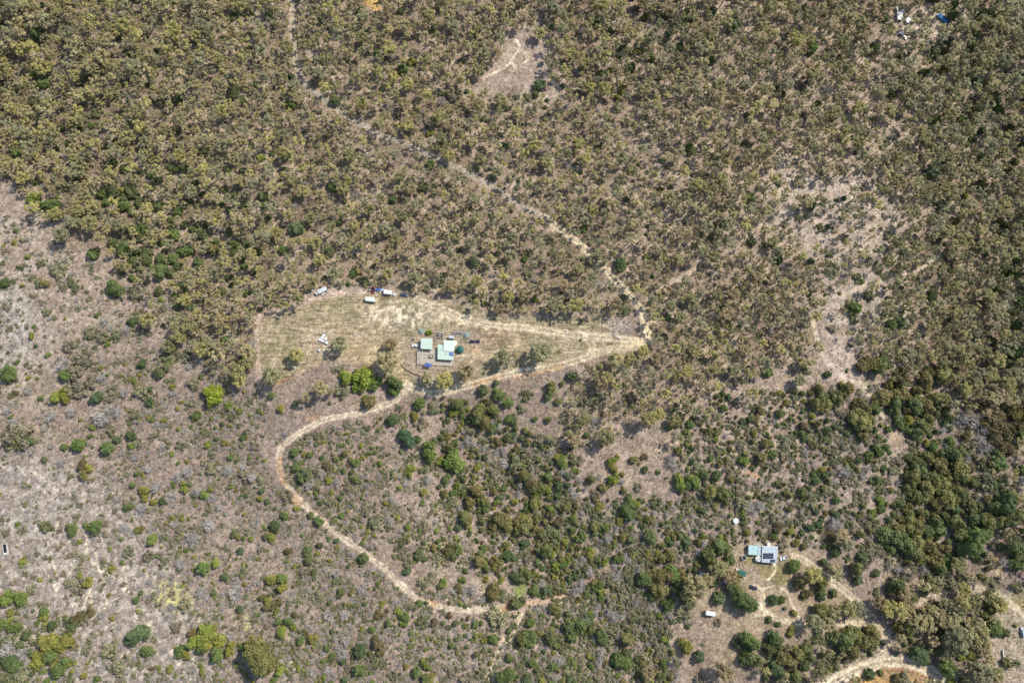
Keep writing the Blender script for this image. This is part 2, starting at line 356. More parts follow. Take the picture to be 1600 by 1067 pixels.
for k, wd, rgb, st, ruts in TR:
    m = linemask(T[k], wd, 2.2, 1.6); tm = np.maximum(tm, m * (st > .72)); blend(rgb, m * st)
    if ruts:
        blend((222, 206, 178), linemask(T[k], wd * .7, 1.2, .8) * (.35 if k == 'top' else .65)); blend((158, 144, 116), linemask(T[k], max(wd * .2, 1.6), 1.2, .8) * .85)
blend((220, 200, 164), linemask([(1010, 488), (1016, 515), (1008, 532), (990, 538)], 12, 5, 3) * .7)
# tree shade painted grey along the forest track, ochre cuts and banks
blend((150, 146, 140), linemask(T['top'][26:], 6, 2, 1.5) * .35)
for pts, wd in [([(439, 714), (436, 735), (446, 756)], 7), ([(452, 768), (466, 786)], 7), ([(657, 924), (672, 935), (680, 944)], 9), ([(405, 600), (436, 597)], 4), ([(436, 597), (455, 589)], 3), ([(480, 655), (496, 650)], 4), ([(740, 600), (790, 586)], 3), ([(1170, 738), (1185, 746)], 6), ([(1540, 720), (1545, 725)], 8), ([(790, 952), (802, 940)], 14), ([(1556, 872), (1566, 866)], 9), ([(880, 572), (850, 580), (800, 590)], 3)]:
    blend((188, 146, 106), linemask(pts, wd, 3, 2) * .65)
MOUND = [(1325, 1075), (1345, 1060), (1380, 1050), (1420, 1052), (1450, 1066), (1470, 1090), (1480, 1180), (1320, 1180)]
blend((196, 158, 98), polyf(MOUND, 3) * .85); blend((172, 128, 74), linemask([(1330, 1066), (1352, 1054), (1385, 1046), (1420, 1047), (1450, 1058), (1478, 1085)], 4, 2, 1) * .7)
blend((214, 178, 112), polyf([(555, -50), (562, -6), (570, 6), (582, 13), (590, 22), (594, 12), (592, -10), (596, -50)], 2))
blend((176, 158, 136), polyf([(520, -10), (560, 0), (565, 12), (530, 15)], 5) * .6)
blend((188, 164, 130), polyf([(1385, 665), (1395, 668), (1410, 690), (1400, 700), (1388, 685)], 3) * .7)
blend((194, 176, 162), polyf([(1284, 535), (1330, 530), (1340, 560), (1345, 600), (1310, 595), (1285, 565)], 6) * .8)
blend((130, 158, 60), polyf([(800, 918), (822, 905), (826, 925), (806, 936)], 3) * .7)
blend((178, 162, 148), polyf([(800, 30), (850, 40), (880, 70), (875, 110), (900, 150), (870, 165), (840, 150)], 8) * .5)
blend((186, 176, 166), polyf([(-260, 300), (20, 320), (110, 420), (90, 560), (0, 620), (-260, 620)], 20) * sstep(.45, .62, N2) * .6)
# cattle pads: thin pale squiggles
PADL = [[(92, 845), (97, 858), (106, 868), (111, 882), (112, 897)], [(100, 888), (111, 896)], [(80, 870), (85, 885), (88, 900), (86, 915), (89, 924)], [(134, 838), (136, 855), (132, 875)], [(145, 878), (155, 888), (160, 905), (165, 914)], [(150, 860), (152, 880), (156, 893)], [(190, 880), (197, 905), (194, 918), (192, 928)], [(195, 921), (202, 925)], [(146, 912), (140, 925), (130, 950)], [(144, 930), (142, 948), (147, 962), (140, 967)], [(125, 930), (112, 948)], [(170, 930), (163, 950)], [(208, 940), (212, 955), (214, 988)], [(235, 965), (237, 985)], [(232, 900), (225, 912)], [(55, 820), (65, 828), (85, 830), (92, 815)], [(265, 1015), (272, 1022), (278, 1038), (290, 1025), (310, 1008)], [(190, 905), (170, 898), (160, 890)], [(50, 735), (95, 772), (100, 770)], [(805, 60), (812, 75), (800, 95), (808, 110)], [(800, 75), (818, 80), (826, 90), (818, 100)], [(760, 120), (790, 105), (800, 92)], [(850, 118), (880, 140)],
        [(1200, 955), (1184, 940), (1176, 948), (1180, 960), (1195, 962)], [(1190, 920), (1200, 918), (1210, 914)], [(1220, 918), (1230, 925), (1238, 945), (1250, 968)], [(880, 551), (905, 549)], [(700, 553), (730, 556)], [(690, 930), (700, 936)], [(1210, 880), (1212, 890), (1200, 906)]]
for i, p in enumerate(PADL): blend((228, 214, 188), linemask(smooth_line(p, 5), 2.1 if i < 18 else 2.2, 1.2, 1.0))
for c in [(96, 855, 4), (155, 892, 4), (105, 890, 3), (193, 920, 3), (143, 963, 5), (270, 1018, 7), (278, 1034, 4), (75, 868, 3), (34, 872, 3), (230, 975, 4)]:
    blend((234, 222, 198), linemask([(c[0] - 1, c[1]), (c[0] + 1, c[1])], c[2], 1.5, 1.5) * .9)
CM *= 1 - (1 - np.array([.86, .85, .82], np.float32)) * (1 - .3 * tm)[..., None]
WX = fbm(gx / 3.2 + gy / 9, gy / 3.2 - gx / 9, 6, 3).astype(np.float32)
CM *= ((1 + .5 * (N3 - .5) * 2) * (1 + .3 * (WX - .5) * 2))[..., None]
MOWm = (cl * (1 - polyf(STRAW, 5)) * (1 - polyf(YARD1, 5)) * (1 - tm)).astype(np.float32)
# class map: 0 ground 1 mown clearing 2 dirt track 3 dirt road 4 bare clearing 5 yard
cls = np.zeros((RH, RW), np.int8)
cls[polymask(YARD2)] = 5; cls[polymask(CLEAR)] = 1; cls[polymask(BARE)] = 4; cls[tm > .5] = 2; cls[linemask(T['road'], 19, 1) > .5] = 3
def sample(R, px, py):
    ix = np.clip((px + PAD).astype(int), 0, RW - 1); iy = np.clip((py + PAD).astype(int), 0, RH - 1); return R[iy, ix]
def sample_bl(R, px, py):
    fx = np.clip(px + PAD - .5, 0, RW - 1.001); fy = np.clip(py + PAD - .5, 0, RH - 1.001); ix = fx.astype(int); iy = fy.astype(int)
    u = (fx - ix); v = (fy - iy)
    if R.ndim == 3: u = u[:, None]; v = v[:, None]
    return (R[iy, ix] * (1 - u) + R[iy, ix + 1] * u) * (1 - v) + (R[iy + 1, ix] * (1 - u) + R[iy + 1, ix + 1] * u) * v

def axis(a, b, st, far):
    core = np.arange(a, b + st, st); out = []; p = core[-1]; s = st
    while p < far: s *= 1.35; p += s; out.append(p)
    lo = []; p = core[0]; s = st
    while p > -far: s *= 1.35; p -= s; lo.append(p)
    return np.array(lo[::-1] + list(core) + out)
XS = axis(-400, 400, .85, 4500); YS = axis(-125, 400, .85, 4500)
VX, VY = np.meshgrid(XS, YS); VZ = height(VX, VY)
inner = (np.abs(VX) < 400) & (VY > -125) & (VY < 400)
pxv, pyv = proj(VX.ravel(), VY.ravel(), VZ.ravel())
behind = (VX.ravel() ** 2 + VY.ravel() ** 2) > 1500 ** 2
pxv = np.where(behind | (~inner.ravel() & ((np.abs(pxv) > 3000) | (np.abs(pyv) > 3000))), -255, pxv); pyv = np.where(behind, -255, pyv)
COLV = sample_bl(CM, pxv, pyv); MOWV = sample_bl(MOWm, pxv, pyv)
# tufts and clods: real relief, less on tracks
tv = sample_bl(tm, pxv, pyv); cv = sample_bl(cl, pxv, pyv)
rough = inner.ravel() * (1 - .85 * tv) * (1 - .6 * cv)
VZ = VZ + (rough * (.55 * (fbm(VX.ravel() / 1.9, VY.ravel() / 1.9, 2, 3) - .5))).reshape(VZ.shape)
PV = np.stack([VX.ravel(), VY.ravel(), VZ.ravel()], -1)
ny, nx = VX.shape; ii = np.arange(ny * nx).reshape(ny, nx)
FQ = np.stack([ii[:-1, :-1], ii[:-1, 1:], ii[1:, 1:], ii[1:, :-1]], -1).reshape(-1, 4)
cpx = pxv[FQ].mean(1); cpy = pyv[FQ].mean(1); FC = sample(cls, cpx, cpy); FC[~inner.ravel()[FQ].all(1)] = 0

def ground_mat():
    m, nt, b = new_mat('dry_ground'); b.inputs['Roughness'].default_value = .95; b.inputs['Specular IOR Level'].default_value = .15
    a = nd(nt, 'ShaderNodeAttribute', attribute_name='gcol'); mo = nd(nt, 'ShaderNodeAttribute', attribute_name='mow')
    tc = nd(nt, 'ShaderNodeTexCoord')
    def noise(scale, det, rough_=.6, stretch=None, rot=0):
        n = nd(nt, 'ShaderNodeTexNoise'); n.inputs['Scale'].default_value = scale; n.inputs['Detail'].default_value = det; n.inputs['Roughness'].default_value = rough_
        if stretch:
            mp = nd(nt, 'ShaderNodeMapping'); mp.inputs['Scale'].default_value = stretch; mp.inputs['Rotation'].default_value = (0, 0, rot)
            nt.links.new(tc.outputs['Object'], mp.inputs[0]); nt.links.new(mp.outputs[0], n.inputs['Vector'])
        else: nt.links.new(tc.outputs['Object'], n.inputs['Vector'])
        return n
    def ramp(src, p0, c0, p1, c1):
        r = nd(nt, 'ShaderNodeValToRGB'); e = r.color_ramp.elements; e[0].position = p0; e[1].position = p1
        e[0].color = (*c0, 1); e[1].color = (*c1, 1); nt.links.new(src, r.inputs[0]); return r
    def mul(A, B, f=1.0):
        x = nd(nt, 'ShaderNodeMix', data_type='RGBA', blend_type='MULTIPLY'); x.inputs['Factor'].default_value = f
        nt.links.new(A, x.inputs['A']); nt.links.new(B, x.inputs['B']); return x.outputs['Result']
    n1 = noise(.75, 6, .75); n2 = noise(.16, 4)
    c = mul(a.outputs['Color'], ramp(n1.outputs[0], .36, (.56, .54, .52), .66, (1.46, 1.46, 1.46)).outputs[0])
    c = mul(c, ramp(n2.outputs[0], .3, (.9, .88, .86), .7, (1.1, 1.1, 1.08)).outputs[0])
    vo = nd(nt, 'ShaderNodeTexVoronoi'); vo.inputs['Scale'].default_value = .9; nt.links.new(tc.outputs['Object'], vo.inputs['Vector'])
    c = mul(c, ramp(vo.outputs['Distance'], .15, (1.14, 1.13, 1.12), .6, (.88, .88, .88)).outputs[0])
    # mown rows
    rows = noise(.32, 4, .6, (.3, 2.6, 1), math.radians(-17)); rw = ramp(rows.outputs[0], .38, (.68, .68, .58), .6, (1.24, 1.22, 1.14))
    mm = nd(nt, 'ShaderNodeMix', data_type='RGBA', blend_type='MULTIPLY'); nt.links.new(mo.outputs['Fac'], mm.inputs['Factor'])
    nt.links.new(c, mm.inputs['A']); nt.links.new(rw.outputs[0], mm.inputs['B'])
    nt.links.new(mm.outputs['Result'], b.inputs['Base Color'])
    bp = nd(nt, 'ShaderNodeBump'); bp.inputs['Strength'].default_value = .8; bp.inputs['Distance'].default_value = .35
    nt.links.new(n1.outputs[0], bp.inputs['Height']); nt.links.new(bp.outputs[0], b.inputs['Normal'])
    return m
M['ground'] = ground_mat()
for k, nm in enumerate(['ground', 'mown_clearing', 'dirt_track', 'dirt_road', 'bare_clearing', 'yard_ground']):
    F = FQ[FC == k]
    u, inv = np.unique(F, return_inverse=True)
    me = mesh_np(nm, PV[u], inv.reshape(-1, 4), [M['ground']], smooth=True)
    at = me.attributes.new('gcol', 'FLOAT_COLOR', 'POINT'); at.data.foreach_set('color', np.concatenate([COLV[u], np.ones((len(u), 1))], 1).astype(np.float32).ravel())
    at = me.attributes.new('mow', 'FLOAT', 'POINT'); at.data.foreach_set('value', MOWV[u].astype(np.float32))
    tag(link(bpy.data.objects.new(nm, me)), kind='structure')

# ---------------------------------------------------------------- buildings, vehicles and yard things
def gz(px, py): x, y, z = ground_at(px, py); return float(x), float(y), float(z)
def roofpts(pl, zabs): return [tuple(float(v) for v in at_z(x, y, zz)) for (x, y), zz in zip(pl, zabs)]
def ccw(P):
    a = sum(P[i][0] * P[(i + 1) % len(P)][1] - P[(i + 1) % len(P)][0] * P[i][1] for i in range(len(P))); return a > 0
def shrink(P, f):
    cx = sum(p[0] for p in P) / len(P); cy = sum(p[1] for p in P) / len(P); return [(cx + (p[0] - cx) * f, cy + (p[1] - cy) * f) for p in P]
def rel(P, c): return [(p[0] - c[0], p[1] - c[1]) for p in P]
def slab_on(parent, c, pl, hs, name, mat, th=.12, base=0.0):
    """a roof, deck or panel seen at picture points pl, with corner heights hs above the base"""
    P = roofpts(pl, [c[2] + h for h in hs]); Q = rel(P, c); hh = list(hs)
    if not ccw(Q): Q = Q[::-1]; hh = hh[::-1]
    b = MB().prism(Q, [h - th for h in hh], hh); return b.build(name, mat, parent), Q, hh
def walls_under(parent, Q, hh, name='wall', mat=None, f=.93, z0=-.4, gap=.12):
    return MB().prism(shrink(Q, f), z0, [h - gap - .02 for h in hh]).build(name, mat or M['wall'], parent)
def edge_pt(Q, i, t, off=0.0):
    a, b = Q[i % len(Q)], Q[(i + 1) % len(Q)]; dx, dy = b[0] - a[0], b[1] - a[1]; L = math.hypot(dx, dy)
    return a[0] + dx * t + dy / L * off, a[1] + dy * t - dx / L * off, math.atan2(dy, dx)
def opening(parent, Q, i, t, w_, h_, z, name, mat):
    x, y, a = edge_pt(Q, i, t, .015); o = MB().box(x, y, z, w_, .06, h_, a).build(name, mat, parent)
    if name == 'window': MB().box(x, y, z - h_ / 2 - .05, w_ + .16, .16, .06, a).build('sill', M['white'], o)
    else:
        hx, hy, _ = edge_pt(Q, i, t, .07); MB().box(hx + math.cos(a) * w_ * .36, hy + math.sin(a) * w_ * .36, z, .05, .07, .12, a).build('handle', M['metal'], o)
    return o
def posts(parent, Q, hh, r=.06, mat=None):
    for (x, y), h in zip(shrink(Q, .94), hh): MB().tube((x, y, -.3), (x, y, h - .1), r).build('post', mat or M['wood'], parent)
# --- farmhouse on the cleared ridge
c = gz(688, 556); house = empty('farmhouse', c)
tag(house, 'mint-roofed farmhouse with two joined skillion roofs and timber decks on the cleared ridge', 'house')
r2, Q2, h2 = slab_on(house, c, [(684.2, 538), (707.5, 541), (708.3, 562.6), (683.6, 561.2)], [3.0, 3.0, 2.7, 2.7], 'roof', M['mint'])
r1, Q1, h1 = slab_on(house, c, [(693.4, 531.6), (710.2, 532.3), (709.8, 548.9), (692.8, 548.3)], [3.75, 3.75, 3.35, 3.35], 'roof', M['mintlite'])
walls_under(house, Q1, h1, f=.9); W2 = shrink(Q2, .9); walls_under(house, Q2, h2, f=.9)
for i in range(4):
    for t in ((.3, .7) if i % 2 == 0 else (.5,)): opening(house, W2, i, t, 1.4, 1.1, 1.5, 'window', M['glass'])
opening(house, W2, 0, .5, .95, 2.0, 1.05, 'door', M['white'])
slab_on(house, c, [(707, 532), (713.6, 532.4), (714.6, 536), (710.2, 542.4)], [2.6] * 4, 'awning', M['mintlite'], .08)
pn, Qp, hp = slab_on(house, c, [(702, 550.4), (708, 550.8), (708, 556), (702, 555.6)], [3.02, 3.02, 2.94, 2.94], 'solar_panel', M['bluecar'], .05)
MB().prism(shrink(Qp, 1.08), [h - .09 for h in hp], [h - .055 for h in hp]).build('frame', M['metal'], pn)
for px, py in [(690, 545), (698, 552), (704, 538)]:
    x, y = at_z(px, py, c[2] + 3.5); MB().lathe([(.12, 3.0), (.12, 3.9), (.2, 3.92), (.2, 4.05)], 10, float(x) - c[0], float(y) - c[1]).build('vent_pipe', M['metal'], house)
gut = MB(); 
for i in range(4):
    a_, b_ = Q2[i], Q2[(i + 1) % 4]; gut.tube((a_[0], a_[1], h2[i] - .12), (b_[0], b_[1], h2[(i + 1) % 4] - .12), .06)
gut.build('gutter', M['white'], house)
# deck south of the house with rails
dk, Qd, hd = slab_on(house, c, [(652, 546), (683, 546), (708, 563), (708.5, 572), (651.5, 569)], [.35] * 5, 'deck', M['slab'], .3)
rail = MB(); n = len(Qd)
for i in range(n):
    a_, b_ = Qd[i], Qd[(i + 1) % n]; L = math.hypot(b_[0] - a_[0], b_[1] - a_[1])
    if L < 1: continue
    rail.tube((*a_, 1.3), (*b_, 1.3), .05)
    for k in range(int(L / 1.8) + 1):
        t = k * 1.8 / L; x, y = a_[0] + (b_[0] - a_[0]) * t, a_[1] + (b_[1] - a_[1]) * t; rail.tube((x, y, .3), (x, y, 1.3), .04)
rail.build('railing', M['white'], house)
# pergola beams over the court
def at_h(c, px, py, h): x, y = at_z(px, py, c[2] + h); return float(x) - c[0], float(y) - c[1]
pg = empty('pergola', c); tag(pg, 'open white-beamed pergola over the court between shed and farmhouse', 'pergola')
bm_ = MB()
for a, b in [((676, 530), (693, 532)), ((676, 536), (693, 537.5)), ((676, 541), (684, 542)), ((655, 547), (655, 567)), ((660, 547), (660, 566)), ((655, 556), (680, 556.5)), ((655, 551), (680, 551))]:
    p, q = at_h(c, *a, 2.6), at_h(c, *b, 2.6); bm_.tube((*p, 2.6), (*q, 2.6), .11)
bm_.build('beams', M['offwhite'], pg)
for a in [(655, 547.5), (655, 566.5), (680, 551), (680, 556.5), (684, 542)]:
    p = at_h(c, *a, 2.6); MB().tube((*p, 0), (*p, 2.6), .08).build('post', M['offwhite'], pg)
# shed with the square mint roof
c = gz(667, 541); sh = empty('shed', c); tag(sh, 'square mint-roofed open shed left of the farmhouse with white ute parked beside', 'shed')
r_, Qs, hs_ = slab_on(sh, c, [(658, 528.4), (675.4, 528.8), (675.2, 545.8), (657, 544.6)], [3.3, 3.3, 3.0, 3.0], 'roof', M['mint'])
walls_under(sh, Qs, hs_, f=.9); Ws = shrink(Qs, .9); opening(sh, Ws, 3, .5, 3.2, 2.4, 1.25, 'roller_door', M['metal']); opening(sh, Ws, 0, .5, 1.2, 1.0, 1.5, 'window', M['glass'])
gt = MB()
for i in range(4): gt.tube((*Qs[i], hs_[i] - .1), (*Qs[(i + 1) % 4], hs_[(i + 1) % 4] - .1), .06)
gt.build('gutter', M['white'], sh)
def awning(pl, hs, name, label, mat, cat='awning', th=.06, pm=None):
    cx = sum(p[0] for p in pl) / len(pl); cy = sum(p[1] for p in pl) / len(pl); c = gz(cx, cy); e = empty(name, c); tag(e, label, cat)
    _, Q, hh = slab_on(e, c, pl, hs, 'roof', mat, th); posts(e, Q, hh, .05, pm or M['metal']); return e, Q, hh, c
awning([(664.2, 566.2), (668, 567), (674.6, 568.4), (674, 573.6), (664, 572.4)], [2.7, 2.9, 2.6, 2.5, 2.5], 'tarp_shelter', 'blue tarpaulin shelter on posts at the front corner of the deck', M['blue'], 'tarp')
e, Q, hh, c = awning([(701, 523.8), (709.6, 524.4), (709.4, 529), (700.8, 528.2)], [2.4, 2.4, 2.2, 2.2], 'lean_to', 'grey metal lean-to roof behind the farmhouse, up the ridge side', M['greyroof'], 'lean-to')
walls_under(e, Q, hh, f=.85)
# garden frames behind the house
for px, py, sx, sy, lab in [(683.5, 523.5, 3.0, 3.4, 'timber garden cage with white top rails directly behind the court'), (690, 524.5, 2.0, 3.2, 'narrower timber garden cage between first cage and grey lean-to'), (716, 521.5, 5.5, 2.2, 'long low timber garden frame left of the pale mesh dome')]:
    c = gz(px, py); e = empty('garden_cage', c); tag(e, lab, 'garden cage', 'garden cages behind the farmhouse'); f = MB()
    for z in (.15, 1.7):
        for a, b in (((-1, -1), (1, -1)), ((1, -1), (1, 1)), ((1, 1), (-1, 1)), ((-1, 1), (-1, -1)), ((-1, 0), (1, 0))): f.tube((a[0] * sx / 2, a[1] * sy / 2, z), (b[0] * sx / 2, b[1] * sy / 2, z), .09)
    f.build('rails', M['offwhite'], e)
    for a in (-1, 1):
        for b in (-1, 1): MB().tube((a * sx / 2, b * sy / 2, -.2), (a * sx / 2, b * sy / 2, 1.8), .09).build('post', M['wood'], e)
    MB().box(0, 0, .12, sx * .8, sy * .8, .3).build('garden_bed', M['darkwood'], e)
# round tanks
def tank(px, py, rpx, h, label, body, top='roof', roofmat=None, cone=.35, name='water_tank'):
    x, y, z = ground_at(px, py, h); x, y, z = float(x), float(y), float(z); R = rpx * .415; e = empty(name, (x, y, z)); tag(e, label, 'tank')
    MB().lathe([(R, -.3), (R, h * .33), (R * 1.015, h * .34), (R, h * .35), (R, h * .67), (R * 1.015, h * .68), (R, h * .69), (R, h)], 28).build('wall', body, e)
    if top == 'roof':
        rf = MB().lathe([(R * 1.04, h), (R * 1.04, h + .06), (R * .5, h + cone * .7), (.15, h + cone)], 28).build('roof', roofmat or body, e)
        MB().lathe([(.32, h + cone * .62), (.32, h + cone * .62 + .14), (.2, h + cone * .62 + .18)], 12, R * .45, 0).build('hatch', M['dark'], rf)
    else:
        MB().lathe([(R * .9, h + .003), (R * .9, h + .03), (R * .5, h + .035)], 28).build('water', M['water'], e)
    MB().tube((R * .98, 0, .3), (R * 1.12, 0, .3), .07).build('outlet', M['metal'], e); return e
tank(719.3, 545.6, 5.2, 2.3, 'dark green water tank with conical roof at right end of farmhouse', M['green'], cone=.9)
tank(1150, 813.6, 3.9, 2.0, 'white round water tank alone uphill of the solar-panelled house', M['white'])
tank(1184.8, 872.8, 4.1, 2.3, 'cream round water tank tucked against the solar-panelled house', M['offwhite'])
tank(1162.8, 871, 3.5, 1.6, 'white-rimmed open tank of dark water left of the solar-panelled house', M['white'], 'open')
tank(616.3, 460, 2.1, 1.2, 'small white round tank beside the white box trailer', M['white'])
# pale mesh domes
for px, py, R, lab in [(658.5, 517, 2.2, 'pale green mesh dome left of the bright green tree behind the shed'), (729.5, 523, 2.5, 'whitish mesh dome above the ground-mounted solar panels')]:
    c = gz(px, py); e = empty('mesh_dome', c); tag(e, lab, 'mesh dome', 'mesh domes behind the farmhouse'); f = MB()
    for i in range(10):
        a = math.pi * 2 * i / 10; pr = None
        for k in range(6):
            t = k / 5 * math.pi / 2; q = (R * math.cos(a) * math.cos(t), R * math.sin(a) * math.cos(t), 1.9 * math.sin(t))
            if pr: f.tube(pr, q, .07)
            pr = q
    for k in (0, 2, 4):
        t = k / 5 * math.pi / 2; f.lathe([(R * math.cos(t) - .07, 1.9 * math.sin(t)), (R * math.cos(t) + .07, 1.9 * math.sin(t) + .05)], 20) if False else None
        for i in range(14):
            a, b = 2 * math.pi * i / 14, 2 * math.pi * (i + 1) / 14; f.tube((R * math.cos(t) * math.cos(a), R * math.cos(t) * math.sin(a), 1.9 * math.sin(t)), (R * math.cos(t) * math.cos(b), R * math.cos(t) * math.sin(b), 1.9 * math.sin(t)), .07)
    f.build('hoops', M['net'], e); MB().lathe([(R * .7, -.1), (R * .7, .35), (R * .5, .5)], 14).build('garden_bed', M['net'], e)
# ground-mounted solar panels
c = gz(741, 534); sp = empty('solar_array', c); tag(sp, 'row of dark solar panels on a ground frame right of the farmhouse', 'solar panels')
for k in range(7):
    gap = .35 if k >= 4 else 0; x = -2.9 + k * .86 + gap
    P = [(x, -.8, .7), (x + .78, -.8, .7), (x + .78, .8, 1.5), (x, .8, 1.5)]
    MB().prism([(p[0], p[1]) for p in P], [p[2] - .05 for p in P], [p[2] for p in P]).build('panel', M['panel'], sp)
for x in (-2.7, -.3, 3.0): MB().tube((x, -.7, -.2), (x, -.7, .66), .05).tube((x, .7, -.2), (x, .7, 1.42), .05).tube((x, -.75, .63), (x, .75, 1.4), .04).build('stand', M['metal'], sp)
# round garden feature, edging, little things
c = gz(673, 557.4); e = empty('fire_pit', (c[0], c[1], c[2] + .35)); tag(e, 'small oval ringed fire pit on the pale court of the farmhouse', 'fire pit')
o = MB().lathe([(1.15, 0), (1.2, .35), (1.0, .36), (.9, .1)], 18).build('rim', M['darkwood'], e); MB().lathe([(.5, .1), (.55, .4), (.3, .45)], 10).build('grate', M['offwhite'], e); e.scale = (1.5, .85, 1)
pts = [gz(*p) for p in [(626, 569), (630, 574), (637, 579.5), (646, 584), (657, 587.5)]]; f = MB()
for a, b in zip(pts[:-1], pts[1:]): f.tube((a[0], a[1], a[2] + .15), (b[0], b[1], b[2] + .15), .28)
tag(f.build('timber_edging', M['darkwood']), 'curved dark timber edging below the farmhouse yard', 'edging')
c = gz(645.3, 530.3); e = empty('garden_cart', c); tag(e, 'small dark garden cart standing left of the mint-roofed shed', 'cart'); MB().box(0, 0, .55, 1.3, .9, .4, .3, 1.1).build('tray', M['darkcar'], e)
for s in (-1, 1): MB().tube((.1, s * .5, .3), (.1, s * .58, .3), .28, n=12).build('wheel', M['dark'], e)
MB().tube((-.6, 0, .6), (-1.3, -.2, .9), .04).build('handle', M['metal'], e)

# --- vehicles
def loft_body(L, Wd, prof, inset):
    """prof: list of (x fraction, z) along the roofline over a tapered body"""
    mb = MB(); V = []; F = []; n = len(prof)
    for s in (-1, 1):
        for x, z, w_ in prof: V.append((x * L, s * Wd / 2 * w_, z))
    for s in (-1, 1):
        for x, z, w_ in prof: V.append((x * L, s * Wd / 2, .32))
    for i in range(n - 1): F += [(i, i + 1, n + i + 1, n + i), (2 * n + i, 2 * n + i + 1, i + 1, i), (3 * n + i + 1, 3 * n + i, n + i, n + i + 1), (2 * n + i, 3 * n + i, 3 * n + i + 1, 2 * n + i + 1)]
    F += [(0, n, 3 * n, 2 * n), (n - 1, 3 * n - 1, 4 * n - 1, 2 * n - 1)]
    return mb.add(V, F)
def wheels(e, L, Wd, r=.34, xs=(-.32, .32)):
    for x in xs:
        for s in (-1, 1):
            o = MB().tube((x * L, s * (Wd / 2 - .2), r), (x * L, s * (Wd / 2 + .01), r), r, n=16).build('wheel', M['dark'], e)
            MB().tube((x * L, s * (Wd / 2 + .012), r), (x * L, s * (Wd / 2 + .03), r), r * .55, n=12).build('rim', M['metal'], o)
def car(px, py, L, Wd, deg, mat, label, kind='sedan', name='parked_car', cat='car'):
    x, y, z = gz(px, py); e = empty(name, (x, y, z), math.radians(deg)); tag(e, label, cat)
    if kind == 'sedan':
        loft_body(L, Wd, [(-.5, .75, .86), (-.47, .95, .9), (-.3, 1.0, .94), (.15, 1.0, .96), (.42, .88, .92), (.49, .72, .84), (.5, .5, .8)], 0).build('body', mat, e)
        MB().box(-.05 * L, 0, 1.2, L * .5, Wd * .86, .42, 0, .76).build('windows', M['glass'], e)
        MB().box(-.05 * L, 0, 1.43, L * .36, Wd * .66, .05, 0, .96).build('roof', mat, e)
    elif kind == 'ute':
        loft_body(L, Wd, [(-.02, .95, .92), (.2, 1.02, .95), (.3, 1.0, .95), (.46, .92, .9), (.5, .6, .84)], 0).build('body', mat, e)
        MB().box(.1 * L, 0, 1.3, L * .28, Wd * .86, .56, 0, .78).build('windows', M['glass'], e); MB().box(.09 * L, 0, 1.6, L * .22, Wd * .68, .05).build('roof', mat, e)
        tr = MB().box(-.27 * L, 0, .72, L * .46, Wd, .12).build('tray', M['offwhite'], e); f = MB()
        for s in (-1, 1): f.box(-.27 * L, s * (Wd / 2 - .03), .95, L * .46, .05, .34)
        f.box(-.5 * L + .03, 0, .95, .05, Wd - .12, .34); f.box(-.045 * L, 0, 1.15, .06, Wd - .12, .75); f.build('tray_sides', M['white'], tr)
        MB().box(-.3 * L, .1, 1.0, L * .2, Wd * .5, .4).build('load', M['darkcar'], e)
        MB().box(0, 0, .5, L * .9, Wd * .5, .2).build('chassis', M['dark'], e)
    elif kind == 'van':
        loft_body(L, Wd, [(-.5, 1.9, .86), (-.4, 2.0, .88), (.2, 2.0, .88), (.34, 1.25, .9), (.48, 1.1, .86), (.5, .6, .82)], 0).build('body', mat, e)
        MB().box(.285 * L, 0, 1.62, .1, Wd * .78, .6).build('windscreen', M['glass'], e)
        for s in (-1, 1): MB().box(-.1 * L, s * (Wd / 2 * .92), 1.55, L * .5, .08, .4).build('side_window', M['glass'], e)
    wheels(e, L, Wd)
    for s in (-1, 1):
        MB().box(L * .497, s * Wd * .3, .66, .06, .3, .14).build('headlight', M['offwhite'], e)
    return e
car(631.6, 461.2, 4.9, 2.0, -8, M['darkcar'], 'charcoal blue car parked right of the white box trailer', 'sedan')
car(583.2, 454, 4.8, 2.0, 82, M['red'], 'faded red car parked beside the blue flat trailer', 'sedan')
car(650, 540.2, 5.4, 2.0, 178, M['white'], 'white ute with open tray backed against the mint-roofed shed', 'ute', 'utility_truck', 'ute')
car(1224, 871.2, 5.4, 2.0, 192, M['white'], 'white ute with loaded tray right of the solar-panelled house', 'ute', 'utility_truck', 'ute')
car(1177, 917.4, 4.7, 1.95, -16, M['navy'], 'navy car parked at the head of the sandy driveway', 'sedan')
car(1596.5, 987, 5.6, 2.2, 92, M['greyroof'], 'pale grey van parked at the right edge of the photo', 'van', 'parked_van', 'van')
car(1047, 1037, 3.8, 1.7, -20, M['darkcar'], 'small dark car half under a shrub below the round olive tree', 'sedan')
car(1412, 59.5, 4.6, 1.9, -40, M['white'], 'white car parked below the white bush camp', 'sedan')
# white truck with a broken-looking box and pale hatches
x, y, z = gz(503, 456); e = empty('box_truck', (x, y, z), math.radians(28)); tag(e, 'old white truck with patched box body at the clearing edge', 'truck')
MB().box(.6, 0, 1.9, 5.6, 2.4, 2.0, 0, .97).build('box', M['white'], e); MB().box(-3.2, 0, 1.35, 1.7, 2.2, 1.7, 0, .88).build('cab', M['offwhite'], e); MB().box(-3.75, 0, 1.75, .7, 1.9, .6, 0, .9).build('windscreen', M['glass'], e)
for xx, wd in ((-1.1, .8), (.6, 1.2), (2.2, .6)): MB().box(xx, .1, 2.95, wd, 1.4, .1).build('roof_hatch', M['greyroof'], e)
MB().box(.2, -1.9, 1.0, 2.4, .9, .08, .0).build('side_flap', M['offwhite'], e); MB().box(0, 0, .7, 7.2, 1.4, .3).build('chassis', M['dark'], e)
wheels(e, 7.4, 2.3, .45, (-.4, .2, .34))
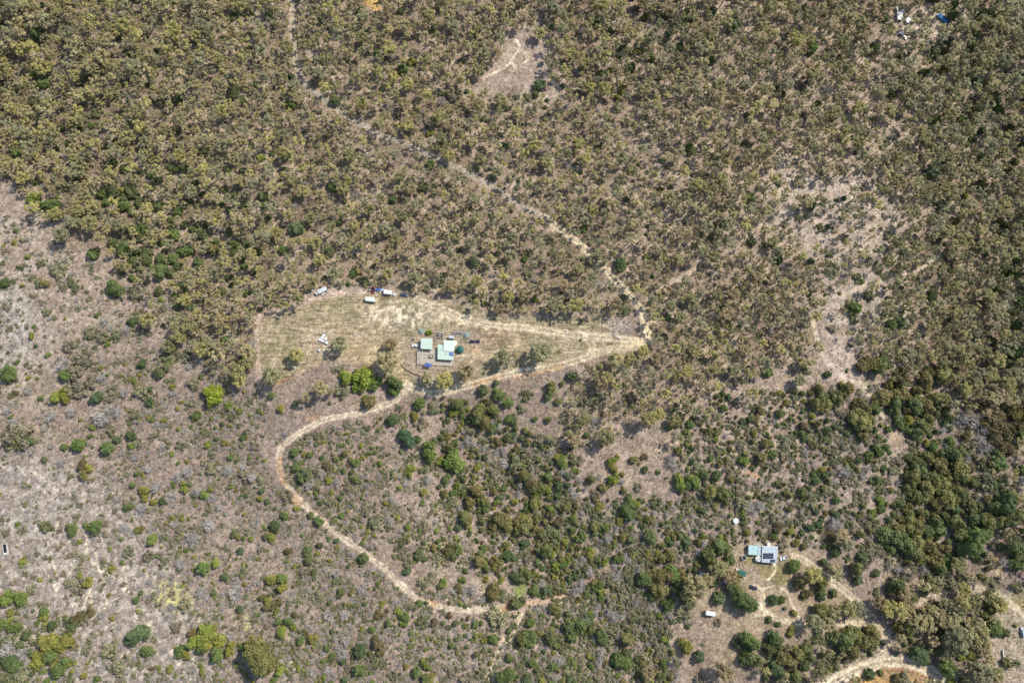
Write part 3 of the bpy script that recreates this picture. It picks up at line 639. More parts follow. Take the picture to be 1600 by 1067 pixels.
# blue flat trailer between the red car and the white box trailer
x, y, z = gz(593.6, 453.6); e = empty('flat_trailer', (x, y, z), math.radians(-3)); tag(e, 'long blue flat trailer between the red car and white box trailer', 'trailer')
MB().box(0, 0, .8, 5.6, 1.9, .18).build('deck', M['bluecar'], e); MB().box(-1.2, .1, 1.0, 2.0, 1.2, .3).build('load', M['blue'], e); MB().tube((-2.8, 0, .7), (-4, 0, .6), .06).build('drawbar', M['metal'], e); wheels(e, 4, 1.9, .34, (-.1, .12))
MB().box(1.6, .2, .98, 1.6, 1.4, .2, .1).build('boards', M['greyroof'], e)
x, y, z = gz(594.6, 457); e = empty('barrow', (x, y, z), .4); tag(e, 'small yellow barrow in front of the blue flat trailer', 'barrow'); MB().box(0, 0, .6, 1.3, .9, .4, 0, 1.2).build('tray', M['yellow'], e); MB().tube((.6, -.1, .3), (.6, .1, .3), .3, n=12).build('wheel', M['dark'], e); MB().tube((-.6, .3, .6), (-1.3, .35, .7), .04).build('handle', M['metal'], e)
def boxtrailer(px, py, L, Wd, hgt, deg, mat, label, name='box_trailer', base=.55):
    x, y, z = gz(px, py); e = empty(name, (x, y, z), math.radians(deg)); tag(e, label, 'trailer')
    MB().box(0, 0, base + hgt / 2, L, Wd, hgt, 0, .985).build('box', mat, e)
    MB().box(0, 0, base + hgt + .04, L + .12, Wd + .12, .06).build('roof', M['white'], e); MB().box(.2 * L, -Wd / 2 - .02, base + hgt * .5, .8, .05, hgt * .75).build('door', M['offwhite'], e)
    MB().box(-.2 * L, -Wd / 2 - .02, base + hgt * .65, 1.0, .05, .5).build('window', M['glass'], e); MB().tube((L / 2, 0, .5), (L / 2 + 1.2, 0, .45), .07).build('drawbar', M['metal'], e); wheels(e, L, Wd, .33, (-.08, .1))
boxtrailer(606.4, 458, 4.9, 2.6, 2.0, -6, M['offwhite'], 'white box trailer right of the blue flat trailer')
boxtrailer(1108, 957, 5.6, 2.3, 2.1, -10, M['offwhite'], 'white flat-topped trailer alone in the bare paddock below the second house')
# pale mint shed
c = gz(578, 471); e = empty('mint_shed', c); tag(e, 'long pale mint shed standing alone at the top of the clearing', 'shed')
rf, Q, hh = slab_on(e, c, [(571, 463.4), (585.4, 464.8), (586, 471.6), (570.4, 469.6)], [2.6, 2.6, 2.5, 2.5], 'roof', M['mintlite'], .1); walls_under(e, Q, hh, f=.96); W_ = shrink(Q, .96)
opening(e, W_, 0, .3, 1.0, 2.0, 1.0, 'door', M['white']); opening(e, W_, 0, .7, 1.2, .8, 1.5, 'window', M['glass']); opening(e, W_, 1, .5, .9, .7, 1.5, 'window', M['glass'])
# wrapped bales
for i, (px, py, lab) in enumerate([(506, 524.5, 'white wrapped bale at the top of the bale cluster'), (503.8, 528.2, 'white wrapped bale second from top of the cluster'), (509, 530, 'white wrapped bale on the right side of the cluster'), (500.6, 531.5, 'white wrapped bale at the left side of the cluster'), (504.8, 533.4, 'white wrapped bale in the lower middle of the cluster'), (510.4, 536, 'white wrapped bale at the bottom of the cluster'), (499, 547.6, 'white wrapped bale lying apart, below the cluster')]):
    x, y, z = gz(px, py); o = MB().lathe([(.62, 0), (.72, .12), (.74, .6), (.7, 1.0), (.5, 1.12)], 14).build('wrapped_bale', M['white'], smooth=False); o.location = (x, y, z - .03); o.rotation_euler = (0, 0, i); o.scale = (1.4, 1.2, 1.1) if i < 6 else (1, .9, .9); tag(o, lab, 'bale', 'white wrapped bales in the mown clearing')
def logs(px0, py0, px1, py1, r, label, mat, name='fallen_log', cat='log', branch=True):
    a, b = gz(px0, py0), gz(px1, py1); mb = MB(); A = Vector(a); B = Vector(b); A.z += r; B.z += r; mb.tube((0, 0, 0), B - A, r, r * .6)
    if branch:
        d = (B - A); q = d * .6; s = Vector((-d.y, d.x, .6)).normalized() * d.length * .25; mb.tube(q, q + s + d * .15, r * .4, r * .15)
        q = d * .8; mb.tube(q, q - s * .8 + d * .15, r * .35, r * .15)
    o = mb.build(name, mat); o.location = A; tag(o, label, cat); return o
logs(553, 522, 563.5, 527.5, .22, 'bleached white branch lying on the mown grass right of bales', M['white'], 'fallen_branch', 'branch')
logs(1231, 638.5, 1241, 639, .35, 'short bleached log lying on the slope among dark shrubs', M['deadwood'])
logs(960, 659.5, 977, 661, .3, 'fallen white log on the open slope below the forest', M['deadwood'])
logs(1129, 545.5, 1146, 543.5, .32, 'fallen white log at the lower forest edge right of the track junction', M['deadwood'])
logs(86, 779, 101, 770, .22, 'thin dark fallen trunk in the pale left paddock', M['darkwood'])
# gate, trough, poles, fences
a, b, c2, d2 = gz(959, 502.5), gz(959, 525.5), gz(959.6, 524), gz(970.5, 530)
def fence(P, label, name='wire_fence', mat=None, step=4.0, h=1.2, rails=(.5, 1.0)):
    c = P[0]; e = empty(name, c); tag(e, label, 'fence'); rl = MB()
    for a, b in zip(P[:-1], P[1:]):
        L = math.dist(a, b); n = max(1, int(L / step))
        for k in range(n + 1):
            t = k / n; x, y, z = [a[i] + (b[i] - a[i]) * t - c[i] for i in range(3)]; MB().tube((x, y, z - .3), (x, y, z + h), .09).build('post', mat or M['wood'], e)
        for r in rails: rl.tube([a[i] - c[i] + (r if i == 2 else 0) for i in range(3)], [b[i] - c[i] + (r if i == 2 else 0) for i in range(3)], .045)
    rl.build('rails', mat or M['wood'], e); return e
fence([a, b], 'timber fence across the right end of the mown clearing')
e = empty('farm_gate', c2); tag(e, 'white metal farm gate swung open beside the entry track', 'gate'); v = Vector(d2) - Vector(c2); g = MB()
for z in (.3, .6, .9, 1.25): g.tube((0, 0, z), (v.x, v.y, v.z + z), .05)
for t in (0, .5, 1): g.tube((v.x * t, v.y * t, v.z * t + .25), (v.x * t, v.y * t, v.z * t + 1.28), .05)
g.build('frame', M['white'], e); MB().tube((0, 0, -.3), (0, 0, 1.5), .12).build('post', M['wood'], e)
fence([gz(1188.5, 915), gz(1205.6, 904.6), gz(1216, 909.4)], 'dark rail fence angled round the lawn below the solar-panelled house', 'rail_fence', M['darkwood'], 3)
fence([gz(1160, 902), gz(1178, 890), gz(1190, 884)], 'low timber fence running down from the green shelter to the lawn', 'rail_fence', M['wood'], 3)
fence([gz(1236, 846), gz(1256, 851), gz(1272, 848)], 'dark rail fence along the drive above the white ute', 'rail_fence', M['darkwood'], 3)
fence([gz(1300, 1067), gz(1322, 1054), (gz(1346, 1043))], 'white rail fence beside the dirt road arc at the bottom edge', 'rail_fence', M['white'], 4)
fence([gz(652, 573), gz(652, 545)], 'timber side fence along the left of the farmhouse court', 'rail_fence', M['wood'], 2.5)
fence([gz(676, 577), gz(702, 580)], 'low timber fence in front of the farmhouse deck', 'rail_fence', M['wood'], 3)
x, y, z = gz(884.5, 516.5); e = empty('bore_cover', (x, y, z)); tag(e, 'small white bore cover alone on the mown clearing right of the gum trees', 'bore cover'); MB().lathe([(.55, -.1), (.6, .6), (.45, .75)], 14).build('housing', M['white'], e); MB().tube((0, 0, .7), (0, 0, 1.2), .07).build('pipe', M['metal'], e)
for px, py, lab in [(669, 473, 'slim timber power pole at the top edge of the clearing'), (960, 546.5, 'slim timber power pole below the track junction')]:
    x, y, z = gz(px, py); e = empty('power_pole', (x, y, z)); tag(e, lab, 'pole', 'power poles'); MB().tube((0, 0, -.3), (0, 0, 9.5), .16, .11, 8).build('shaft', M['wood'], e); MB().box(0, 0, 9.1, 2.0, .12, .12, .3).build('crossarm', M['darkwood'], e)
    for s in (-.8, 0, .8): MB().lathe([(.06, 9.16), (.09, 9.25), (.04, 9.38)], 8, s * math.cos(.3), s * math.sin(.3)).build('insulator', M['offwhite'], e)
# trough at the left edge
x, y, z = gz(9.3, 857.5); e = empty('stock_trough', (x, y, z), math.radians(-75)); tag(e, 'white-rimmed rectangular trough of dark water at the left edge', 'trough'); f = MB()
for s in (-1, 1): f.box(0, s * 1.05, .5, 6.3, .3, 1.2)
f.box(-3.0, 0, .5, .3, 1.8, 1.2); f.box(2.6, 0, .52, 1.2, 1.8, 1.2); f.build('rim', M['offwhite'], e); MB().box(-.4, 0, .65, 4.8, 1.8, .3).build('water', M['water'], e); MB().box(2.6, 0, 1.15, .5, .5, .08).build('lid', M['white'], e)
x, y, z = gz(34.5, 871.6); e = empty('salt_block', (x, y, z)); tag(MB().box(0, 0, .3, .9, .7, .7, .5, .9).build('block', M['white'], e).parent, 'small white block in the dirt right of the trough', 'block')

# --- second house with solar panels
c = gz(1197, 868); e = empty('solar_house', c); tag(e, 'grey metal-roofed house carrying dark solar panels, in the lower right yard', 'house')
rA, QA, hA = slab_on(e, c, [(1191.2, 852.6), (1215.6, 853.6), (1213.4, 879.8), (1190, 877.8)], [3.3, 3.3, 2.9, 2.9], 'roof', M['greyroof']); walls_under(e, QA, hA, f=.93)
rB, QB, hB = slab_on(e, c, [(1169.8, 851.3), (1184.6, 851.8), (1183.4, 867.2), (1169.4, 866)], [2.8, 2.8, 2.6, 2.6], 'roof', M['teal']); walls_under(e, QB, hB, f=.93)
rC, QC, hC = slab_on(e, c, [(1185, 852.8), (1190.4, 853), (1189.8, 868.2), (1183.9, 867.8)], [2.45, 2.45, 2.3, 2.3], 'roof', M['greyroof']); walls_under(e, QC, hC, f=.9)
WA = shrink(QA, .93)
for i, t in [(0, .25), (0, .75), (1, .3), (1, .7), (2, .5), (3, .4)]: opening(e, WA, i, t, 1.4, 1.0, 1.6, 'window', M['glass'])
opening(e, WA, 0, .5, .95, 2.0, 1.05, 'door', M['white'])
def panels(x0, y0, x1, y1, nx_, ny_):
    sk = .5
    for i in range(nx_):
        for j in range(ny_):
            u0, u1 = x0 + (x1 - x0) * i / nx_, x0 + (x1 - x0) * (i + .94) / nx_; v0, v1 = y0 + (y1 - y0) * j / ny_, y0 + (y1 - y0) * (j + .86) / ny_
            hz = lambda v: 3.3 - .4 * (v - 853) / 26 + .1
            fx = lambda u, v: u - .06 * (v - 853) * .8
            P = [(fx(u0, v0), v0), (fx(u1, v0), v0 + .2), (fx(u1, v1), v1 + .2), (fx(u0, v1), v1)]
            slab_on(e, c, P, [hz(v0), hz(v0), hz(v1), hz(v1)], 'solar_panel', M['panel'], .05)
panels(1192.7, 863.8, 1209.4, 872.8, 7, 4); panels(1204, 873.8, 1212.6, 878.6, 4, 2)
x, y = at_h(c, 1201, 876.3, 3.1); MB().box(x, y, 3.1, .9, .6, .3).build('air_conditioner', M['white'], e)
f = MB()
for i in range(4): f.tube((*QA[i], hA[i] - .1), (*QA[(i + 1) % 4], hA[(i + 1) % 4] - .1), .07)
f.build('gutter', M['white'], e)
rd = [at_h(c, 1191, 852.9, 3.36), at_h(c, 1215.6, 853.9, 3.36)]; MB().tube((*rd[0], 3.32), (*rd[1], 3.32), .12).build('ridge_cap', M['white'], e)
c = gz(1199, 850); e = empty('garden_hut', c); tag(e, 'tiny white-topped garden hut behind the solar-panelled house', 'hut'); MB().box(0, 0, 1.0, 1.6, 1.3, 2.2).build('wall', M['offwhite'], e); MB().box(0, 0, 2.15, 1.9, 1.6, .08).build('roof', M['white'], e); MB().box(0, -.67, .95, .7, .05, 1.8).build('door', M['wood'], e)
c = gz(1182.5, 850.5); f = MB(); pr = None
for t in range(7):
    a = math.radians(200 + t * 25); q = (2.6 * math.cos(a), 1.2 * math.sin(a) + 1.2, .25)
    if pr: f.box((pr[0] + q[0]) / 2, (pr[1] + q[1]) / 2, .2, math.dist(pr, q) + .1, .3, .5, math.atan2(q[1] - pr[1], q[0] - pr[0]))
    pr = q
o = f.build('garden_wall', M['offwhite']); o.location = c; tag(o, 'curved low white garden wall behind the pale teal roof', 'garden wall')
# green shelter, slate-roofed shed, junk
e, Q, hh, c = awning([(1152.2, 889.8), (1166.2, 892.4), (1164.8, 900.6), (1157.6, 898.8)], [2.4, 2.4, 2.2, 2.2], 'canvas_shelter', 'dark green canvas shelter between the trees below the open tank', M['green'], 'shelter')
MB().box(*at_h(c, 1159.5, 895, 1)[:2], .9, 3.5, 1.8, 1.6, -.3).build('stored_boat', M['green'], e)
for (px, py, L, lab) in [(1150.8, 889.6, 1.7, 'small white cube bin at the left end of the green shelter'), (1162, 902.4, .9, 'white drum below the green shelter')]:
    x, y, z = gz(px, py); e = empty('storage_bin', (x, y, z), -.3); tag(e, lab, 'bin'); MB().box(0, 0, L * .4, L, L, L * .8, 0, .95).build('body', M['white'], e); MB().box(0, 0, L * .84, L * 1.04, L * 1.04, .08).build('lid', M['offwhite'], e)
e, Q, hh, c = awning([(1127, 909.6), (1134, 907.4), (1141.4, 910), (1140.6, 915)], [2.3, 2.5, 2.3, 2.1], 'open_shed', 'slate blue-roofed open shed half hidden between two round trees', M['slate'], 'shed', .1); walls_under(e, Q[:3], hh[:3], f=.8)
for i, (px, py, L, deg, m, nm, lab) in enumerate([(1094.5, 896.5, 3.0, 20, 'offwhite', 'caravan', 'small off-white caravan hidden among the trees left of the shelter'), (1098.5, 899, 1.6, -30, 'greyroof', 'dump_bin', 'small grey metal bin beside the hidden caravan')]):
    x, y, z = gz(px, py); e = empty(nm, (x, y, z), math.radians(deg)); tag(e, lab, nm.replace('_', ' ')); MB().box(0, 0, .95, L, L * .6, 1.3, 0, .93).build('body', M[m], e); MB().box(0, 0, 1.62, L * .9, L * .5, .06).build('lid' if i else 'roof', M['white'], e)
    if i == 0: wheels(e, L, L * .6, .3, (0,)); MB().box(.2, -.9, 1.1, .8, .05, .5).build('window', M['glass'], e)
# pond
P = [gz(*p) for p in [(1284, 834), (1289, 829), (1299, 828), (1308, 831), (1312, 839), (1307, 846), (1296, 849), (1286, 846), (1281, 840)]]
zz = _pz + .18
o = MB().prism([(p[0], p[1]) for p in P][::-1] if not ccw([(p[0], p[1]) for p in P]) else [(p[0], p[1]) for p in P], zz - 1.2, zz).build('pond_water', M['brownwater']); tag(o, kind='structure')
rim = random.Random(2)
for i in range(11):
    a = 2 * math.pi * i / 11; px, py = 1298 + 19 * math.cos(a), 840 + 14 * math.sin(a)
# stones and garden rocks near the second house
for i, (px, py) in enumerate([(1152, 882), (1156, 884), (1159, 887), (1163, 885), (1166, 889), (1169, 888), (1172, 890), (1161, 881), (1157, 880), (1148, 869), (1154, 866), (1262.6, 849.6)]):
    x, y, z = gz(px, py); rr = random.Random(i); mb = MB().box(0, 0, .25, rr.uniform(.7, 1.3), rr.uniform(.5, .9), .6, rr.uniform(0, 3), rr.uniform(.6, .85)); o = mb.build('garden_rock', M['stone'] if i < 11 else M['white']); o.location = (x, y, z)
    tag(o, ['pale garden rock, %s from the left in the rockery above the green shelter' % ['leftmost', 'third', 'fifth', 'seventh', 'eighth', 'ninth', 'rightmost', 'sixth', 'fourth'][i % 9], ['second pale garden rock, nearer the open tank', 'pale rock beside the path left of the teal roof'][(i + 1) % 2], 'white-painted stone marker by the track near the pond'][0 if i < 9 else 1 if i < 11 else 2], 'rock', ['rockery stones', 'path-side rocks', 'marker stone'][0 if i < 9 else 1 if i < 11 else 2])
# --- white bush camp, top right
def camp(px, py, sx, sy, h, deg, mat, label, name='camp_hut', cat='hut'):
    x, y, z = gz(px, py); e = empty(name, (x, y, z), math.radians(deg)); tag(e, label, cat)
    MB().box(0, 0, h / 2 - .2, sx * .9, sy * .9, h).build('wall', M['offwhite'], e); Qr = [(-sx / 2, -sy / 2), (sx / 2, -sy / 2), (sx / 2, sy / 2), (-sx / 2, sy / 2)]
    MB().prism(Qr, [h - .15, h - .15, h + .15, h + .15], [h - .05, h - .05, h + .25, h + .25]).build('roof', mat, e); MB().box(0, -sy * .45 - .02, .9, .9, .06, 1.9).build('door', M['darkwood'], e); MB().box(sx * .3, -sy * .45 - .02, 1.4, .8, .06, .7).build('window', M['glass'], e)
camp(1403.5, 29, 4.4, 6.5, 2.6, -4, M['white'], 'long white-roofed hut in the middle of the bush camp'); camp(1401.5, 17, 3.6, 3.6, 2.4, 8, M['offwhite'], 'small square pale hut at the top of the bush camp'); camp(1408, 20.5, 2.6, 2.4, 2.2, -20, M['white'], 'tiny white hut right of the topmost camp hut')
camp(1416.5, 35, 3.6, 3.8, 2.2, 12, M['white'], 'white-roofed hut right of the long camp hut'); camp(1406.5, 54.5, 2.8, 2.4, 2.0, -30, M['white'], 'small white hut at the foot of the bush camp')
for px, py, deg, L, lab in [(1468, 27.5, -35, 5.0, 'bright blue tarpaulin shelter, upper left of the pair'), (1475.5, 34, -60, 5.0, 'bright blue tarpaulin shelter, lower right of the pair')]:
    x, y, z = gz(px, py); e = empty('tarp_tent', (x, y, z), math.radians(deg)); tag(e, lab, 'tarp', 'blue tarpaulins right of the bush camp'); rr = random.Random(int(px)); mb = MB(); g = 6; V = []
    for j in range(g):
        for i in range(g): u, v_ = i / (g - 1) - .5, j / (g - 1) - .5; V.append((u * L, v_ * L * .8, 2.0 - 1.6 * abs(v_) + rr.uniform(-.22, .22)))
    mb.add(V, [(j * g + i, j * g + i + 1, (j + 1) * g + i + 1, (j + 1) * g + i) for j in range(g - 1) for i in range(g - 1)]); mb.build('canopy', M['brightblue'], e)
    for a in (-1, 1): MB().tube((a * L * .45, 0, -.2), (a * L * .45, 0, 1.9), .05).build('post', M['metal'], e)
# dead tree whose long shadow falls across the slope
x, y, z = gz(524, 671); e = empty('dead_tree', (x, y, z)); tag(e, 'tall leafless dead tree throwing a long shadow inside the track loop', 'tree'); rr = random.Random(4)
MB().tube((0, 0, -.3), (.4, .3, 7), .32, .16).build('trunk', M['deadwood'], e); f = MB()
for i in range(9):
    a = rr.uniform(0, 6.28); z0 = rr.uniform(3.5, 7); q = Vector((.4 * z0 / 7, .3 * z0 / 7, z0)); t = q + Vector((math.cos(a) * 1.8, math.sin(a) * 1.8, rr.uniform(1, 2.4))); f.tube(q, t, .12, .05, 5); f.tube(t, t + Vector((math.cos(a + .6) * .9, math.sin(a + .6) * .9, .9)), .05, .02, 4); f.tube(q.lerp(t, .6), q.lerp(t, .6) + Vector((math.cos(a - .8), math.sin(a - .8), .8)), .05, .02, 4)
f.build('branches', M['deadwood'], e)
# palm by the shed at the lower right
x, y, z = gz(1578, 1034); e = empty('palm_tree', (x, y, z)); tag(e, 'spiky palm with drooping fronds near the lower right corner', 'tree'); MB().tube((0, 0, -.3), (.2, .1, 5.2), .24, .17, 8).build('trunk', M['wood'], e); V = []; F = []
for i in range(22):
    a = i * 2.399; el = 1.1 - .065 * i; pr = Vector((.2, .1, 5.2)); sd_ = Vector((-math.sin(a), math.cos(a), 0))
    for k in range(6):
        w0 = .32 * math.sin(math.pi * (k + .6) / 7); nx_ = pr + Vector((math.cos(a) * math.cos(el), math.sin(a) * math.cos(el), math.sin(el))) * .55; el -= .28
        w1 = .32 * math.sin(math.pi * (k + 1.6) / 7); b0 = len(V); V += [pr - sd_ * w0 - Vector((0, 0, .08)), pr, pr + sd_ * w0 - Vector((0, 0, .08)), nx_ - sd_ * w1 - Vector((0, 0, .08)), nx_, nx_ + sd_ * w1 - Vector((0, 0, .08))]
        F += [(b0, b0 + 1, b0 + 4, b0 + 3), (b0 + 1, b0 + 2, b0 + 5, b0 + 4)]; pr = nx_
me = mesh_np('fronds', V, F, [M['leaf']]); a_ = me.attributes.new('tone', 'FLOAT', 'POINT'); a_.data.foreach_set('value', [.4] * len(V)); o = link(bpy.data.objects.new('fronds', me), e); o.color = (.07, .1, .035, 1)
c = gz(1566, 1022); e = empty('garden_wall', c, 1.5); tag(e, 'white-capped low wall left of the palm near the lower right corner', 'garden wall'); MB().box(0, 0, .5, 5, .4, 1.3).build('wall', M['offwhite'], e); MB().box(0, 0, 1.2, 5.1, .5, .08).build('capping', M['white'], e)

# ---------------------------------------------------------------- plant meshes (crown radius = 1)
def leaf_quads(C, N, S, rng, asp=.6):
    n = len(C); N = N / (np.linalg.norm(N, axis=1, keepdims=True) + 1e-9)
    A = rng.normal(size=(n, 3)); T1 = np.cross(N, A); T1 /= np.linalg.norm(T1, axis=1, keepdims=True) + 1e-9; T2 = np.cross(N, T1)
    S = np.asarray(S)[:, None]
    return np.stack([C - T1 * S, C - T2 * S * asp, C + T1 * S, C + T2 * S * asp], 1).reshape(-1, 3), np.arange(4 * n).reshape(n, 4)
def with_tone(me, tone):
    a = me.attributes.new('tone', 'FLOAT', 'POINT'); a.data.foreach_set('value', np.asarray(tone, np.float32)); return me
def crown(kind, seed, mat):
    rng = np.random.default_rng(seed); cl_ = []
    if kind in ('gum', 'gumbig'):           # open crown of separate leaf clumps
        top, low = (3.3, 1.5) if kind == 'gum' else (2.0, .75)
        n = 15 if kind == 'gum' else 52; nl = 30 if kind == 'gum' else 44; rr = (.17, .38) if kind == 'gum' else (.13, .27); ls = (.065, .13) if kind == 'gum' else (.036, .075)
        while len(cl_) < n:
            p = rng.uniform(-1, 1, 3)
            if np.hypot(p[0], p[1]) > .95 or rng.random() < .15: continue
            z = (top + low) / 2 + p[2] * (top - low) / 2 * math.sqrt(max(0, 1 - .75 * (p[0] ** 2 + p[1] ** 2)))
            q = np.array([p[0] * .82, p[1] * .82, z])
            if any(np.linalg.norm((q - c[0]) * (1, 1, .7)) < rr[0] * 1.05 for c in cl_): 
                if rng.random() < .7: continue
            cl_.append((q, rng.uniform(*rr), rng.random(), nl))
        flat, up = .75, .55
    else:
        P = dict(bush=(1.25, 26, (.26, .42), 60, (.06, .11)), broad=(1.5, 46, (.2, .32), 60, (.045, .085)), dark=(1.9, 22, (.28, .42), 60, (.06, .11)), low=(.8, 15, (.26, .42), 42, (.07, .14)), huge=(1.5, 110, (.12, .2), 46, (.025, .05)))[kind]
        top, n, rr, nl, ls = P; k = 0
        nlobe = int(rng.integers(3, 6)); lobes = []
        for _ in range(nlobe):
            a = rng.uniform(0, 6.28); d = rng.uniform(.15, .5); lobes.append((math.cos(a) * d, math.sin(a) * d, rng.uniform(.42, .68), rng.uniform(.6, 1.0)))
        while len(cl_) < n:
            lb = lobes[int(rng.integers(nlobe))]
            t = rng.uniform(0, 2 * math.pi); zc = rng.random() ** .8; r = .95 * lb[2] * math.sqrt(1 - (zc * .95) ** 2) * rng.uniform(.75, 1.15)
            q = np.array([lb[0] + math.cos(t) * r, lb[1] + math.sin(t) * r, .14 * top + zc * .7 * top * lb[3]])
            if kind == 'low': q = np.array([*(rng.normal(size=2) * .42), rng.uniform(.1, .55)])
            if any(np.linalg.norm(q - c[0]) < rr[0] * .8 for c in cl_) and k < 3000: k += 1; continue
            cl_.append((q, rng.uniform(*rr), rng.random(), nl))
        flat, up = .85, .35
    Cs, Ns, Ss, Ts = [], [], [], []
    for q, r, t, m in cl_:
        d = rng.normal(size=(m, 3)); d /= np.linalg.norm(d, axis=1, keepdims=True)
        d[:, 2] = np.where(rng.random(m) < .75, np.abs(d[:, 2]), d[:, 2])
        rad = r * (rng.random(m) ** .35)
        Cs.append(q + d * rad[:, None] * (1, 1, flat)); Ns.append(d * (1 - up) + rng.normal(size=(m, 3)) * .42 + np.array([0, 0, up]))
        Ss.append(rng.uniform(*ls, m) * 1.25); Ts.append(np.clip(t * .7 + rng.uniform(-.05, .4, m), 0, 1))
    V, F = leaf_quads(np.concatenate(Cs), np.concatenate(Ns), np.concatenate(Ss), rng, .62); tone = np.repeat(np.concatenate(Ts), 4)
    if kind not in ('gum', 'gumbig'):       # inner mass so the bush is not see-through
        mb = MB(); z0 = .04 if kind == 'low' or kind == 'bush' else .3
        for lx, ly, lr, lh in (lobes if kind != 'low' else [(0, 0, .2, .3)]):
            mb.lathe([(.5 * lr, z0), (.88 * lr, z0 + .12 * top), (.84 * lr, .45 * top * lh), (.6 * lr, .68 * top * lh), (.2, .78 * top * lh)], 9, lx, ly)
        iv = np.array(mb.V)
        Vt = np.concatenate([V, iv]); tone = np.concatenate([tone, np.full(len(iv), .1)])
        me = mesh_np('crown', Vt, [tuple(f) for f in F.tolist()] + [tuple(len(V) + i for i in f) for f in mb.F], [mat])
    else: me = mesh_np('crown', V, F, [mat])
    return with_tone(me, tone), [c[0] for c in cl_]
def trunk(tips, h0, r, mat, seed, nl=6):
    rng = random.Random(seed); mb = MB(); p = Vector((0, 0, -.3)); q = Vector((rng.uniform(-.08, .08), rng.uniform(-.08, .08), h0))
    mb.tube(p, q, r, r * .7)
    for t in rng.sample(tips, min(nl, len(tips))):
        t = Vector(t); mid = q.lerp(t, .5) + Vector((rng.uniform(-.1, .1), rng.uniform(-.1, .1), .08))
        mb.tube(q, mid, r * .5, r * .32, 5); mb.tube(mid, t, r * .32, r * .1, 4)
    return mesh_np('trunk', mb.V, mb.F, [mat])
def bare_bush(seed, mat, h=.9, n=46, leafmat=None):
    rng = random.Random(seed); mb = MB()
    for i in range(n):
        a = rng.choice([rng.uniform(0, 6.283), rng.gauss(seed, .7), rng.gauss(seed * 2.3, .6)]); e = rng.uniform(.1, 1.45); L = rng.uniform(.45, 1.05)
        p = Vector((rng.gauss(0, .22), rng.gauss(0, .22), 0)); q = p + Vector((math.cos(a) * math.cos(e) * L * .55, math.sin(a) * math.cos(e) * L * .55, h * math.sin(e) * .6 + .15))
        mb.tube(p, q, .03, .022, 3)
        for k in range(3):
            b = a + rng.uniform(-.7, .7); t = q + Vector((math.cos(b) * .4 * L, math.sin(b) * .4 * L, rng.uniform(.0, .35) * h)); mb.tube(q.lerp(t, 0), t, .022, .008, 3)
            for s in range(2):
                c = b + rng.uniform(-1.2, 1.2); u = q.lerp(t, .6); mb.tube(u, u + Vector((math.cos(c) * .22, math.sin(c) * .22, .1)), .014, .006, 3)
    return mesh_np('branches', mb.V, mb.F, [mat])
KIND = dict(g='gum_tree', G='green_tree', D='dark_tree', Y='bright_shrub', O='golden_shrub', S='grey_green_shrub', B='bare_shrub')
NOUN = dict(g='gum tree', G='leafy tree', D='bushy tree', Y='rounded shrub', O='shrub', S='scrubby bush', B='leafless shrub')
# tints (sRGB) and the word that names them
TINT = dict(g=[('olive', (150, 140, 84)), ('khaki', (160, 147, 99)), ('olive', (136, 130, 80)), ('yellowish olive', (160, 150, 82)), ('greyish olive', (138, 134, 94)), ('brownish olive', (152, 133, 92))],
            G=[('mid-green', (112, 130, 64)), ('deep green', (96, 116, 62)), ('soft green', (104, 122, 74)), ('fresh green', (112, 132, 60)), ('olive green', (112, 120, 68))],
            D=[('dark green', (110, 114, 58)), ('dark olive', (126, 122, 62)), ('deep green', (102, 114, 60)), ('bronze-tipped', (128, 116, 62))],
            Y=[('bright green', (122, 138, 62)), ('lime green', (140, 150, 62)), ('yellow-green', (150, 148, 62)), ('leaf-green', (112, 128, 64)), ('olive-yellow', (144, 138, 62))],
            O=[('golden', (142, 128, 62)), ('bronze', (118, 108, 62)), ('russet', (124, 106, 68))],
            S=[('grey-green', (132, 130, 94)), ('dull green', (118, 120, 76)), ('grey-brown', (138, 126, 100)), ('khaki', (140, 134, 98))],
            B=[('pale grey', (0, 0, 0)), ('silvery', (0, 0, 0))])
SHAPE = dict(g='gum', G='broad', D='dark', Y='bush', O='bush', S='low', B='bare')
NV = dict(gum=7, gumbig=4, bush=5, broad=4, dark=5, low=5, huge=2)
PROTO = {}; PROTO_I = {}
def leafmesh(kind, i):
    return crown(kind, 100 * list(NV).index(kind) + i + 3, M['leaf'])
for kd, n in NV.items():
    PROTO[kd] = []
    for i in range(n):
        c, tips = leafmesh(kd, i)
        h0 = dict(huge=.45, gum=1.3, gumbig=.55, bush=.3, broad=.45, dark=.5, low=.1)[kd]
        r = dict(huge=.08, gum=.085, gumbig=.075, bush=.06, broad=.09, dark=.07, low=.04)[kd]
        PROTO[kd].append((c, trunk(tips, h0, r, M['bark'], i)))
PROTO['bare'] = [(bare_bush(i + 50, M['deadwood']), None) for i in range(5)]
MIDH = dict(g=2.5, G=1.0, D=1.15, Y=.75, O=.75, S=.45, B=.45); MIDBIG = 1.45

